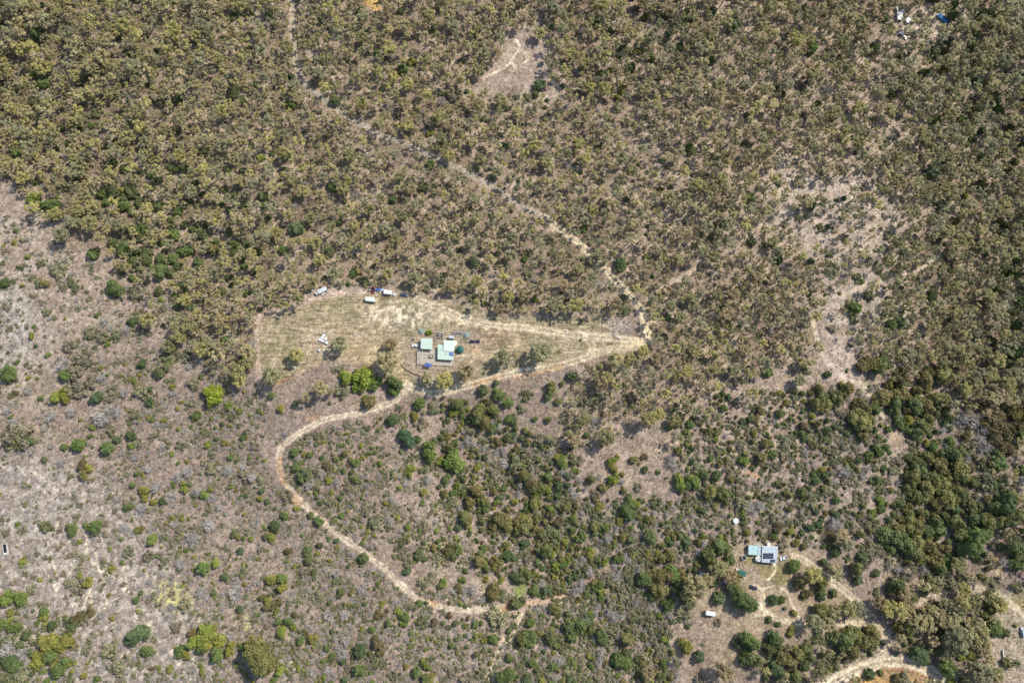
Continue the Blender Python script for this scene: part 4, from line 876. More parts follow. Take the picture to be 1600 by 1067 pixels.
# ---------------------------------------------------------------- plants read off the photograph, quarter by quarter (4x zoom coordinates)
HAND = {}
HAND[(0, 534)] = """G:40 190 48,395 200 35,595 345 38,875 130 32,985 195 38,480 640 42,395 655 22,660 660 42,800 595 35,720 620 28,830 885 22,930 370 28,930 285 20,1510 600 18,1440 720 22,220 20 14,550 125 22,800 1035 28,1015 990 24
g:1050 25 45,1480 190 55,1490 240 50,1260 45 60,1375 90 42,1300 20 50,1540 60 50,1540 130 50
Y:300 78 18,340 340 36,400 335 40,1320 335 58,1432 398 26,1220 455 28,1500 430 16,1020 490 18,578 537 20,1112 543 15,820 645 20,550 785 22,178 620 28,895 925 35,900 970 24,960 995 20,1150 925 22,1280 950 30,860 820 18,1070 700 14,1110 757 14,1435 900 20,1545 597 12,665 155 8,640 195 10,670 20 18,1140 890 18
O:510 765 28,1330 205 9,95 315 20,1475 930 14
D:515 825 26
S:100 575 70,130 620 45,60 620 40,670 355 30,1215 260 40,865 635 28,880 310 40,460 280 55,500 320 40,1320 710 20,1450 470 24,430 30 35,530 110 50,480 180 45,560 250 40,1150 90 40,1050 130 40,1500 130 40,850 460 30,700 540 30,1130 650 28,1160 640 20,700 660 20,420 200 30,1010 100 30,1080 60 30,1180 380 25,1310 800 35,1540 830 40,1590 640 30
B:1380 1030 26,1180 800 45,1120 850 40,990 910 42,1075 970 44,740 990 28,1195 720 20,180 300 28,320 480 45,45 420 32,100 490 25,640 460 60,280 540 22,1350 470 20,740 450 40,380 160 50,460 430 40,200 690 20,315 660 20,390 750 30,640 230 30,1080 330 30,930 790 30,1020 660 28,700 420 30,1240 940 40,880 1050 40,1330 980 35,1580 840 40,840 730 30,780 320 30,250 460 20,760 690 26,1440 800 40,1150 560 20,1530 780 30,1190 150 26,1260 130 26"""
HAND[(400, 534)] = """g:95 215 55,250 85 44,520 15 52,840 15 42,820 125 66,400 290 50,305 345 34,1065 225 38,1175 240 56,1310 180 56,1540 95 56,465 310 26
G:860 260 64,760 245 36,730 280 34,245 385 24,95 333 26,460 380 14,940 600 74,1010 605 28,1010 370 52,860 485 50,1570 580 40,1580 480 34,1520 320 50,1420 295 42,1580 385 38,1170 860 32,1145 905 20,1520 965 32,300 830 52,245 780 40,240 690 35,335 705 24,590 735 22,390 912 20,548 950 16,35 930 20,65 1000 22,620 690 14,860 300 40,405 1000 20
D:700 375 46,1260 385 48,1400 430 62,1430 500 56,1475 550 32,1380 480 40,1505 252 22,1315 375 20,1210 660 34,625 860 26,548 692 26,1380 925 52,1410 985 38,1340 1000 42,1450 1020 40,1300 850 24,1490 430 34
Y:545 225 50,665 230 62,635 298 40,620 250 30,690 355 24,155 415 28,15 428 20,1240 445 32,980 465 34,1020 545 14,1080 690 64,1140 740 30,1260 740 78,1210 720 40,1380 790 32,1250 628 22,970 803 34,1258 898 24,1240 942 26,548 802 22,450 868 22,620 745 30,578 618 15,728 660 15,775 755 22,253 1035 20,20 985 22,10 720 14,50 740 14,1050 940 30,850 820 16,900 800 14,1130 1020 14,1440 765 12
O:1250 580 16,440 780 24,400 940 10
S:540 300 46,490 175 20,530 170 30,565 515 22,1040 510 40,1440 390 45,200 960 36,530 1030 25,450 1000 25,1540 850 28,570 900 26,370 790 34,600 1000 24,1100 420 40,1500 800 40,1350 560 36,1120 610 26,890 410 26,1050 800 34,1200 1010 30,30 870 30,680 1050 24
B:740 370 30,410 822 30,500 880 32,350 770 28,1080 860 35,1330 620 42,1370 640 30,1560 760 42,940 885 26,690 900 24,180 580 26,770 840 24,60 470 24,1220 540 26,320 900 34,1420 670 26,1540 680 36,850 980 26,1300 560 20,260 740 24,600 960 20"""
HAND[(800, 534)] = """g:180 60 68,20 90 28,650 115 58,740 105 44,590 220 52,640 280 42,560 260 56,480 160 38,820 60 48,810 310 48,450 490 52,590 600 60,390 620 50,850 480 62,920 455 48,1020 490 44,1040 600 36,1480 330 42,1230 440 38,1160 220 42,1100 180 46,1000 60 42,1150 60 46,1270 170 46,1390 170 46,1450 50 46,1560 130 42,950 220 40,900 100 44,1070 370 42,1140 420 38,700 200 40,860 200 40,1330 60 40,1540 30 40,960 330 38
G:380 210 38,15 490 30,10 575 28,60 600 24,300 900 36,290 960 32,350 890 24,735 1035 66,835 795 26,1205 840 34,1290 835 36,605 905 16,1190 1045 30,1490 965 20,1255 735 30,1360 340 24,1335 400 32,1120 515 32,1180 510 20,800 990 22,1100 900 40,470 590 26
D:250 270 36,322 255 20,290 370 24,235 330 32,230 490 24,70 830 44,180 905 32,765 735 26,570 910 28,500 860 32,340 1030 30,1240 940 42,1320 940 46,1560 720 36,1590 640 32,1530 480 24,1490 480 26,1045 505 30,730 970 22,130 900 36,230 860 34,150 1010 40,100 850 34,700 930 22
Y:330 750 46,290 720 30,145 480 24,235 975 24,195 930 20,420 920 14,630 745 32,635 790 32,635 850 36,665 712 16,915 812 20,775 1010 34,555 1040 30,240 1045 30,90 1040 26,1050 870 46,1130 880 48,1060 920 30,1265 1020 20,1450 750 32,1095 565 20,965 850 12,690 830 14,1330 685 12,1515 715 10
O:130 870 50,310 1050 22,830 725 26,800 765 14,1540 425 34,1535 520 12,1545 320 14,570 450 18,100 900 26,290 720 18,280 850 26
S:500 370 48,60 750 70,110 700 40,900 1000 42,700 930 24,790 910 28,1080 720 30,1245 600 24,1350 800 30,480 1040 25,750 360 40,450 340 36,90 330 40,330 490 30,60 420 36,170 600 36,250 620 40,130 720 36,360 990 30,430 740 30,520 950 30,1420 930 34,1430 660 26,1300 680 30,1100 960 30,1170 780 40,1440 1010 44,640 410 24
B:375 920 30,460 925 22,1000 760 42,545 840 26,1540 1030 46,1480 1030 40,980 730 30,1020 800 26,60 890 30,130 800 26,420 870 26,330 640 30,240 700 26,690 880 24"""
HAND[(1200, 534)] = """D:640 130 72,700 160 50,1140 220 58,940 300 34,1000 240 54,850 300 42,730 350 50,790 385 46,820 330 36,875 340 26,1090 340 62,1010 405 40,930 400 46,580 480 60,630 500 50,600 575 36,830 500 34,805 445 32,970 520 54,940 570 42,1010 480 40,1050 450 32,440 345 42,515 290 42,360 400 40,310 380 42,350 350 36,330 290 36,215 570 24,100 445 32,1010 720 40,950 740 32,1160 690 46,1180 740 36,1090 770 42,1220 820 58,900 840 50,960 790 46,1290 870 32,1090 900 46,1000 930 50,950 980 46,1150 980 54,1230 960 46,1060 1020 42,1440 1040 50,345 920 20,680 850 30,390 630 16,630 430 30,1260 580 25,740 330 34,1150 860 44,1060 850 40,1180 920 42,900 900 36,1550 980 50
g:200 240 44,230 130 44,1350 60 50,1440 110 50,1500 40 50,1250 120 50,1400 200 50,1300 250 48,1240 300 44,1330 330 46,1420 350 46,1500 260 46,1560 200 46,1180 400 36,1200 60 44,1100 130 44,60 60 40,130 30 40,300 40 40,280 120 34
G:740 120 46,850 260 40,990 370 30,680 410 36,380 200 26,145 478 18,740 650 30,635 705 30,700 590 26,1140 620 36,1060 660 36,1530 1010 70,1460 760 50,1590 570 26,230 940 36,440 990 30,30 630 30,35 700 36,370 540 36,310 870 36,880 720 30,570 745 22,480 280 28,1560 60 46,1180 1040 36
O:850 210 60,1020 190 40,590 410 46,275 320 26,235 525 36,95 405 16,15 460 16,1240 600 30,1450 500 56,1380 510 36,1500 570 50,1420 590 50,1500 660 50,1570 440 44,1280 790 30,80 905 18,980 200 30,1180 700 20,1560 520 30
Y:770 270 26,885 490 34,1010 630 28,465 270 26,690 670 36,340 800 26,700 995 28,580 980 12,820 30 14,495 180 12,720 670 16,1240 870 24,1290 860 22,110 375 20
S:300 960 36,280 990 46,120 630 44,100 680 40,270 610 36,350 600 30,500 560 32,470 450 40,460 735 30,790 800 34,820 740 36,1370 870 50,400 680 36,160 590 30,600 980 30,900 620 34,1250 680 40,480 650 30,60 780 30,380 930 40,510 820 30,860 960 30,1350 770 36,200 780 30,1480 870 40,600 830 30,700 930 30,240 180 30
B:1330 600 40,1290 500 50,1380 660 36,470 820 50,590 840 30,1220 470 40,1350 540 36,1240 730 30,640 510 24,1030 750 22,1100 560 30,340 570 24,240 690 30,420 870 26,1340 680 34,820 880 26,700 710 22,580 660 24"""
HAND[(0, 800)] = """Y:428 115 38,850 115 22,950 167 40,820 50 12,1080 35 16,1040 168 12,537 430 34,20 535 38,100 550 44,55 630 18,15 700 26,88 722 32,272 660 22,855 622 14,915 865 40,862 945 12,995 972 11,1065 980 22,520 1025 20,608 1048 18,1290 750 50,1210 810 46,1300 810 50,1370 810 46,1350 880 48,1430 860 36,1130 875 36,1100 860 10,1520 830 28,1345 315 32,1438 335 12,1565 170 14,400 840 50,340 810 30,290 790 50,220 930 40,330 950 26,290 1055 24,680 520 12,1120 890 20,1330 750 24,1090 1020 12,1160 890 24,1090 850 10,1570 165 14
G:580 70 46,250 625 32,840 540 26,878 505 16,860 775 56,820 790 40,900 750 36,145 780 26,1260 850 36,1260 350 42,1455 140 24,1335 510 18,1495 605 24,405 930 26,400 970 18,310 890 46,40 930 50,340 1000 40,400 765 18,310 715 26,1400 410 26,70 960 40,1500 240 24,440 705 34
O:885 105 20,485 660 38,553 628 26,948 975 14,1190 760 26,1480 160 20,1495 650 16,1210 740 22,520 655 20
S:275 80 36,480 475 46,45 520 24,440 700 38,530 670 28,925 275 32,1000 278 22,690 860 46,535 865 28,740 960 46,30 1030 36,190 800 22,1550 120 20,1040 300 28,190 490 26,590 100 40,640 60 30,800 250 30,1100 720 30,140 1000 40,60 800 34,430 440 26,1520 380 30,1160 560 40,680 890 30,1000 570 24
B:790 95 36,1090 70 28,1320 80 46,1200 170 50,1130 320 36,1070 400 26,1250 410 20,1480 500 54,1065 590 28,1060 660 26,1440 770 32,60 860 50,130 890 40,930 440 28,1380 900 30,820 130 30,1180 150 34,1270 500 40,580 390 22,640 650 28,1020 390 28,750 830 30,1140 340 30,1300 530 30,1480 440 34,1220 700 26,800 980 28,180 960 30,1560 480 26,640 980 24"""
HAND[(400, 800)] = """G:115 85 36,60 150 28,390 50 34,350 20 26,500 175 20,390 215 26,320 240 32,330 300 36,580 335 16,660 335 16,530 495 28,460 570 18,200 690 28,140 690 24,285 815 32,555 1055 22,475 885 24,540 930 28,440 850 24,650 870 46,610 900 22,720 885 24,640 990 40,725 740 24,1020 570 26,1065 570 15,1020 270 38,1260 105 26,1570 270 44,940 370 30,1240 690 24,1375 700 26,1485 800 38,1585 910 30,1560 1030 64,1000 1010 40,1310 370 22,680 570 16,530 20 24,175 20 28,740 480 13,315 250 30
D:670 285 30,1225 280 26,1290 45 46,1320 60 36,1530 40 56,1400 270 26,1380 320 42,1445 360 26,1490 500 62,1060 1040 32,1560 100 40,1480 90 36,1580 200 34
Y:90 155 30,95 420 42,165 420 42,165 470 36,460 300 16,548 572 15,610 585 15,160 750 36,357 780 32,148 990 32,425 1028 17,795 577 24,825 690 28,920 665 36,920 705 28,945 95 27,1130 115 20,1145 180 21,1250 235 40,1345 130 14,1415 230 25,1430 320 28,1490 290 18,1490 345 28,1435 415 21,1160 440 34,1290 430 24,1540 430 24,1410 690 18,1400 768 14,1065 795 14,1065 965 30,1160 888 12,125 620 20,75 570 30,1100 1040 32,1200 260 26,1330 60 24
O:130 115 20,200 240 28,505 655 15,80 585 36,145 560 22,600 500 20,240 640 22,770 830 40,740 790 30,770 635 27,820 615 17,1110 215 26,1200 230 38,1270 475 36,1385 890 27,930 965 20,1065 925 14,1110 690 22,45 530 26,780 870 26
S:370 300 26,390 520 26,240 830 24,750 945 32,1510 660 66,1480 640 40,1040 670 38,990 590 36,1090 600 22,1170 620 20,915 180 36,1060 90 32,1540 110 46,1050 450 40,1530 520 36,950 320 30,1275 785 22,1365 800 18,1320 1040 46,860 1020 26,1575 790 16,740 50 44,760 90 30,600 100 24,30 230 24,700 960 30,640 40 24,300 370 34,800 940 26,500 430 30,1220 990 30,1100 400 30,880 230 20,1420 1000 34,260 920 30
B:490 385 36,310 75 30,670 500 36,450 640 34,560 635 40,590 720 26,455 985 32,545 890 40,360 1000 30,560 800 34,1360 480 40,1240 490 26,1410 540 30,1335 765 22,720 350 26,1120 700 26,500 790 24,830 60 30,610 270 30,440 350 24,560 820 26,350 720 20,690 270 20,1300 480 30,240 760 18,520 850 28,780 780 24"""
HAND[(800, 800)] = """D:80 90 58,40 60 40,160 40 30,150 100 30,220 240 54,385 335 18,990 280 40,940 290 36,960 400 76,920 470 56,1230 270 54,1300 240 56,1340 220 40,1405 478 42,1465 560 58,340 720 46,270 600 36,60 800 40,430 720 56,560 770 48,730 820 46,1530 930 50,1440 920 36,90 400 46,20 570 40,30 130 40,1250 310 44,880 400 40,500 740 36
G:80 190 40,75 225 26,10 280 30,40 400 50,60 420 36,145 490 42,215 490 36,400 400 26,740 20 46,895 150 58,1100 185 32,850 430 60,1000 380 58,1030 440 40,1020 490 30,1370 300 38,1265 440 30,1300 540 42,690 930 64,660 890 36,730 890 36,260 695 22,110 790 54,240 800 48,120 710 38,490 690 30,1180 905 36,1500 800 66,1410 820 30,260 970 30,10 910 22,10 1010 24,120 960 36,90 1050 40,60 560 36,195 640 24,700 700 24,380 780 40,1470 860 40
Y:70 30 26,260 265 28,335 185 26,150 390 24,195 360 20,280 340 26,270 400 24,325 450 22,350 315 24,465 525 22,490 255 36,495 290 22,550 450 30,560 490 28,560 535 26,580 315 26,645 215 18,670 295 36,590 95 32,520 135 24,680 50 26,970 500 28,880 520 34,980 570 46,1075 843 48,540 890 16,640 180 18,1180 310 14
O:290 50 40,305 60 26,965 120 22,1015 155 24,1035 130 16,1385 405 38,650 160 18,240 20 26,870 1000 30
S:100 290 36,240 130 56,300 470 36,1110 575 36,1100 640 30,930 855 44,845 910 36,1030 935 22,360 990 32,120 640 30,850 610 32,770 780 24,1290 688 22,1195 822 14,430 930 30,850 120 36,1175 1045 30,720 390 40,640 450 36,560 400 30,600 520 36,700 540 36,620 580 30,680 600 30,780 660 34,860 680 34,940 700 34,870 740 30,980 760 34,640 740 34,600 830 30,480 800 30,540 1010 36,450 1010 30,600 1000 30,750 480 30,860 320 30,1020 250 26,740 240 30,800 550 34,740 640 30,880 780 30,1040 300 24,600 240 20
g:850 1010 46,1150 470 80,1290 350 66,1340 1000 54,1290 970 40,1220 420 50,1100 520 46
B:230 600 24,300 920 40,550 940 40,640 650 40,600 620 36,780 570 26,520 790 32,490 370 36,600 160 36,660 420 40,980 650 30,790 370 32,560 880 36,420 470 46,440 430 30,390 500 30,470 680 32,690 640 30,540 600 24,760 150 26,20 360 30,240 620 20,500 400 26,740 300 22,860 600 26,340 440 22"""
HAND[(1200, 800)] = """g:468 158 50,500 205 48,430 380 50,290 390 56,290 690 56,380 700 46,560 610 56,500 600 54,1200 800 80,1310 770 64,1330 800 50,840 620 56,760 600 56,860 520 56,930 690 56,1000 700 56,1080 660 56,1180 640 50,1120 580 48,1290 560 48,1400 520 46,1460 580 48,1230 480 44,1150 700 56,950 460 40,1050 460 50,1200 330 50,1340 1010 66,1420 1010 50,420 630 46,1020 620 50,700 560 46,880 600 44,1180 560 40
D:780 150 58,860 190 50,820 110 40,900 60 46,950 90 46,1000 120 42,1060 70 42,1100 130 42,930 200 46,1020 220 42,960 280 50,900 260 42,1080 270 46,1040 310 42,1090 350 46,880 310 26,1150 60 46,1200 80 42,1220 140 42,1330 40 36,1380 50 40,570 350 46,200 430 46,340 440 42,340 610 50,490 820 58,560 800 58,530 870 56,600 780 48,660 770 50,660 830 46,450 790 40,930 860 34,820 470 56,900 530 50,880 740 54,200 890 46,260 880 40,100 900 40,180 1030 48,1500 940 24,160 960 40,270 920 30,1440 60 46,1540 30 50,820 720 46
G:270 90 30,310 85 26,440 20 28,430 250 38,1330 190 84,1380 160 50,1250 250 50,1560 250 60,1570 320 44,680 380 30,570 430 32,350 320 28,190 355 48,350 515 38,420 505 26,105 608 15,40 548 34,90 548 28,15 670 22,65 697 20,970 910 54,1000 930 36,1140 980 54,1450 725 48,1410 735 36,60 790 56,20 850 46,240 960 40,60 1000 56,1490 745 30,600 280 36
Y:145 120 28,168 632 23,1260 885 25,1210 910 24,1370 650 26,400 975 18,150 745 28,150 100 18,350 210 18,380 205 16,1150 1060 20,1550 710 12
O:80 105 38,250 525 34,820 1040 30,15 155 14,1220 1060 18
S:40 30 36,205 45 36,100 190 40,505 288 22,375 335 22,1100 400 56,620 290 48,1440 440 38,1560 470 28,330 960 40,400 930 44,860 1040 36,310 790 34,360 810 26,380 770 24,640 220 36,700 200 26,860 400 36,760 300 30,1020 410 36,680 500 26,540 100 30,600 40 36,680 80 30,250 810 20,840 280 26,1460 100 30
B:400 60 50,440 100 36,1380 1060 20,820 350 36,880 400 30,960 350 40,760 330 30,850 250 24"""
HAND[(0, 267)] = """G:705 720 62,670 750 30,575 515 38,830 660 28,900 510 46,980 550 46,1110 590 36,1000 590 50,1180 500 42,1080 540 42,910 560 36,10 680 32,820 930 38,690 120 44,820 110 50,870 190 40,1000 200 44,760 480 50,1130 490 40,1260 400 44,1100 250 40
Y:195 165 42,300 205 46,115 600 13,140 715 14,1005 800 20,20 465 9,750 120 30
D:600 900 15,280 700 22,990 640 40,1320 500 40
S:370 630 46,400 725 24,470 730 30,205 780 20,262 820 18,830 770 40,440 690 26,250 580 24,290 880 24,350 620 36,1010 870 20,250 700 30,1150 900 40,620 890 14,570 1010 40,640 1040 36,730 1020 30
g:920 930 52,380 400 50,450 320 50,560 330 54,640 440 40,220 250 40,340 270 44,480 250 44,1120 1040 50,1170 960 50,1150 800 46
B:40 430 22,405 555 22,450 640 20,800 730 26,660 930 32,790 1000 32,80 110 26,1050 840 26,690 980 26"""
HAND[(400, 267)] = """g:820 640 50,985 670 54,1225 720 48,1380 690 50,275 810 40,180 845 34,130 835 26,1520 860 46,480 640 44,350 690 44,1420 760 44,240 750 40,700 640 30
G:250 350 52,600 640 30
Y:15 500 26,1430 825 18
S:1070 740 30,1140 690 44,670 680 40
Z:0 0 0"""
HAND[(800, 267)] = """Y:460 360 30,845 535 20,150 800 20,930 110 18,720 170 20,430 1055 10
G:1510 440 32,80 545 24
g:250 530 40,270 830 56,400 840 56,650 830 46,190 750 40,500 700 40,330 870 40,160 460 40
S:110 630 40,200 420 34,690 800 40,720 870 40,250 440 30
Z:0 0 0"""
HAND[(1200, 267)] = """G:550 840 46,1070 262 16,840 940 44,780 960 36,270 210 36,1560 880 40,1560 960 40
Y:1240 155 26,1500 630 36,590 690 14,430 185 14,365 775 12,450 765 10
S:1140 520 52,480 410 30,200 70 40,330 350 30,110 330 26,410 620 50,560 660 26,200 300 26,640 560 30,820 600 18,630 770 36,400 980 30,540 930 30,1110 210 50
g:240 190 50,930 480 44,820 440 46,760 560 46,720 840 40,360 660 40,880 300 40,480 290 36,700 490 36
D:390 520 15,380 350 18,1190 310 26
Z:0 0 0"""
HAND[(800, 0)] = """G:180 520 48,150 580 30,320 535 20
Y:800 310 22,690 560 30,655 610 24,830 100 26
D:615 430 22
S:800 480 24
Z:0 0 0"""
HAND[(400, 0)] = """g:670 100 44,740 120 30,930 650 48,390 460 44,350 310 40,1140 720 50,360 170 40,820 180 36,1430 330 46,1390 440 46,660 230 46
Y:30 980 32,1090 830 24,640 70 24,175 1050 16,980 390 28
G:750 320 24,920 430 36
S:1230 610 40,250 200 20
Z:0 0 0"""
HAND[(1200, 0)] = """g:600 200 56,560 170 40,470 260 50,720 210 40,980 290 36,990 200 36,1060 50 36,490 40 30
Y:1280 870 20,1250 900 18,1210 470 34,1340 625 18
G:1040 320 40
Z:0 0 0"""
PLANTS = []                                 # (kind, px, py, r_px, hand?)
for (ox, oy), s in HAND.items():
    for line in s.strip().splitlines():
        k, rest = line.split(':')
        if k.strip() == 'Z': continue
        for it in rest.split(','):
            x, y, r = map(float, it.split()); PLANTS.append((k.strip(), ox + x / 4, oy + y / 4, r / 4 * (1.15 if k.strip() == 'g' and r > 36 and 400 < ox + x / 4 < 900 and 500 < oy + y / 4 < 620 else 1), 1))
PLANTS += [('D', 403, 1027, 29, 1), ('Y', 670, 519, 6, 1), ('G', 1169, 939, 20, 1), ('G', 1151, 920, 13, 1), ('g', 1141, 901, 12, 1)]
# leave clear the things that stand in the open
KEEP = [(1401, 24, 13), (1416, 36, 7), (1411, 58, 8), (1472, 30, 12), (1192, 866, 26), (1224, 871, 10), (1150, 814, 6), (1159, 895, 9), (1134, 911, 7), (1177, 917, 9), (1107, 956, 11), (1596, 987, 9), (9, 857, 11), (503, 455, 13), (583, 455, 9), (600, 457, 16), (578, 468, 13), (631, 461, 10), (1098, 898, 5), (1163, 871, 7), (1290, 840, 16), (1047, 1037, 4), (1199, 850, 4), (1236, 640, 6), (968, 660, 9)]
PLANTS = [p for p in PLANTS if not (p[0] in 'SB' and any(math.hypot(p[1] - a, p[2] - b) < c for a, b, c in KEEP))]
OCC = {}
def occ_add(x, y, r): OCC.setdefault((int(x // 24), int(y // 24)), []).append((x, y, r))
def occ_free(x, y, r, f=.8):
    cx, cy = int(x // 24), int(y // 24)
    for i in (-1, 0, 1):
        for j in (-1, 0, 1):
            for (a, b, c) in OCC.get((cx + i, cy + j), ()):
                if (a - x) ** 2 + (b - y) ** 2 < ((r + c) * f) ** 2: return False
    return True
for p in PLANTS: occ_add(p[1], p[2], p[3])
for a, b, c in KEEP: occ_add(a, b, c)
ban = np.maximum.reduce([blur(polymask([(560, -50), (572, 8), (590, 24), (598, 14), (596, -50)]), 1), blur(polymask(MOUND), 3), blur(polymask(CLEAR), 1), blur(polymask(BARE), 1), (tm > .35).astype(np.float32), blur(polymask([(1290, 830), (1312, 826), (1308, 850), (1285, 852)]), 1)])
banyard = blur(polymask(YARD2), 1)
trackw = np.zeros((RH, RW), np.float32)
for k, wdt in (('diag', 13), ('top', 14), ('mid', 6), ('r1', 6), ('r2', 8), ('loop', 12), ('d2', 10), ('road', 24), ('d4', 16), ('d3', 10)): trackw = np.maximum(trackw, linemask(T[k], wdt, 2))
PADZ = polyf([(0, 700), (110, 780), (240, 850), (300, 960), (320, 1060), (150, 1067), (110, 960), (0, 900)], 16)
def fill(poly, mix, spacing, rr, f=.8, gate=None, dens=1.0, seed=0):
    rng = random.Random(seed); m = polymask(poly); ks = list(mix); ws = [mix[k] for k in ks]
    P = np.array(poly); x0, y0 = np.maximum(P.min(0), -140); x1, y1 = np.minimum(P.max(0), (1740, 1200)); n = 0
    for _ in range(int((x1 - x0) * (y1 - y0) / spacing ** 2 * 3.2 * dens)):
        x, y = rng.uniform(x0, x1), rng.uniform(y0, y1); i, j = int(x + PAD), int(y + PAD)
        if not (0 <= i < RW and 0 <= j < RH) or not m[j, i] or trackw[j, i] > .3 or ban[j, i] > .4: continue
        if banyard[j, i] > .5 and rng.random() < .97: continue
        if gate is not None and rng.random() > gate(j, i): continue
        r = rr[0] + (rr[1] - rr[0]) * rng.random() ** 1.6
        if not occ_free(x, y, r, f): continue
        occ_add(x, y, r); PLANTS.append((rng.choices(ks, ws)[0], x, y, r, 0)); n += 1
    return n
SPARSE = 1.1 * polyf([(1190, 290), (1230, 262), (1330, 262), (1400, 300), (1420, 360), (1400, 430), (1390, 500), (1340, 540), (1290, 540), (1262, 480), (1280, 420), (1230, 380), (1200, 330)], 12)
SPARSE = np.maximum(SPARSE, .8 * polyf([(1420, 110), (1470, 130), (1450, 200), (1420, 260), (1380, 270), (1360, 200), (1390, 150)], 10))
SPARSE = np.maximum(SPARSE, .7 * linemask([(1420, 120), (1385, 200), (1300, 262), (1210, 330), (1150, 380), (1080, 425)], 16, 8, 5))
SPARSE = np.maximum(SPARSE, .75 * polyf([(1200, 560), (1290, 540), (1370, 600), (1370, 640), (1200, 640), (1150, 620)], 10))
SPARSE = np.maximum(SPARSE, .7 * polyf([(830, 345), (900, 420), (870, 480), (800, 470), (800, 400)], 10))
SPARSE = np.maximum(SPARSE, .7 * polyf([(1360, 10), (1500, 0), (1480, 80), (1380, 90)], 8))
SPARSE = np.maximum(SPARSE, .6 * polyf([(1010, 560), (1190, 590), (1150, 640), (960, 680), (900, 690)], 16))
SPARSE = np.maximum(SPARSE, .85 * polyf([(940, 450), (1005, 470), (1005, 515), (950, 495), (930, 470)], 6))
SPARSE = np.maximum(SPARSE, .55 * polyf([(405, 490), (480, 455), (700, 450), (780, 480), (780, 495), (400, 520)], 5))
fg = lambda j, i: max(0, 1 - .8 * SPARSE[j, i]) * (1.0 - .92 * sstep(.5, .62, N2[j, i]))
fill(FOREST, dict(g=9, G=.6), 26, (8.5, 13), 1.0, fg, .8, 20)
fill([(-140, -140), (470, -140), (480, 120), (600, 220), (460, 260), (0, 240), (-140, 250)], dict(g=9, G=.5, S=1), 9, (4.2, 8.0), .82, fg, 1.1, 1)
fill([(160, 250), (430, 270), (410, 460), (280, 520), (180, 420), (150, 330)], dict(g=6, G=3.2, S=1), 9, (6, 10.5), .74, fg, 1.4, 2)
fill([(940, -140), (1160, -140), (1130, 90), (1010, 140), (930, 90)], dict(g=9, G=.6, D=.15, S=1), 9, (5.5, 10), .74, fg, 1.4, 3)
fill([(1470, -140), (1740, -140), (1740, 640), (1560, 600), (1540, 380), (1480, 200)], dict(g=9, G=2.6, D=.8), 9, (6, 11), .74, fg, 1.4, 4)
fill(FOREST, dict(g=12, G=.3, S=1.2, B=.9), 9, (3.8, 8.8), .74, fg, 1.4, 5)
fill(FOREST, dict(g=6, S=4, B=2.5), 7, (2.0, 3.6), .85, fg, .6, 6)
fill([(1385, 580), (1480, 575), (1488, 640), (1500, 740), (1540, 800), (1540, 870), (1470, 885), (1370, 870), (1400, 780), (1420, 700), (1390, 640)], dict(D=6, G=2.2, S=1, B=.6), 9, (4, 9), .72, lambda j, i: .8, 1.2, 7)
fill([(1488, 610), (1740, 640), (1740, 900), (1545, 890), (1540, 800), (1500, 740)], dict(g=6, D=.8, G=1, S=3, B=2, O=.5), 9, (4, 9), .8, lambda j, i: .75, 1.2, 16)
fill([(690, 620), (900, 700), (905, 800), (900, 940), (780, 900), (690, 780)], dict(D=5, G=2.5, Y=1.5, S=4, B=2, O=.7), 8, (3, 8), .66, lambda j, i: .85, 1.5, 8)
fill([(880, 780), (1110, 780), (1085, 1000), (1000, 1180), (770, 1180), (830, 970)], dict(S=6, G=2, B=3, D=2, Y=1), 8, (3, 7.5), .64, lambda j, i: .95, 1.7, 9)
fill([(1040, 620), (1390, 600), (1400, 860), (1100, 850), (1060, 780)], dict(S=5, D=2, B=2, G=1.5, Y=.5, O=.6), 8, (2.6, 7), .7, lambda j, i: .25 + .75 * float(sstep(.4, .55, N2[j, i])), 1.4, 10)
fill([(1390, 880), (1570, 900), (1560, 960), (1530, 1180), (1180, 1180), (1200, 1010), (1400, 1000)], dict(g=5, S=2, G=1, D=2), 10, (4, 9), .75, lambda j, i: .6, 1.0, 11)
fill([(430, 690), (640, 640), (760, 900), (560, 860), (450, 780)], dict(S=4, Y=1.5, B=2.5, G=1), 7, (1.8, 5.2), .74, lambda j, i: .15 + .85 * float(sstep(.42, .55, N2[j, i])), 1.5, 12)
fill([(-140, 260), (300, 480), (420, 620), (420, 740), (700, 960), (800, 1180), (-140, 1180)], dict(S=5, Y=1.2, B=5, G=.25), 7, (1.5, 4.8), .78, lambda j, i: .9 * float(sstep(.42, .56, .5 * N1[j, i] + .5 * N2[j, i])) * (.12 + .88 * float(sstep(120, 330, i - PAD))) * (1 - .7 * PADZ[j, i]) + .05, 1.3, 13)
fill([(420, 900), (900, 940), (860, 1180), (420, 1180)], dict(S=6, Y=1.4, B=4, G=1.8, O=.5), 7, (2, 6), .7, lambda j, i: .2 + .8 * float(sstep(.42, .55, N2[j, i])), 1.5, 14)
fill([(-140, 940), (120, 960), (110, 1180), (-140, 1180)], dict(Y=3, G=3, S=3, B=2), 8, (3, 6), .8, lambda j, i: .75, 1.2, 15)

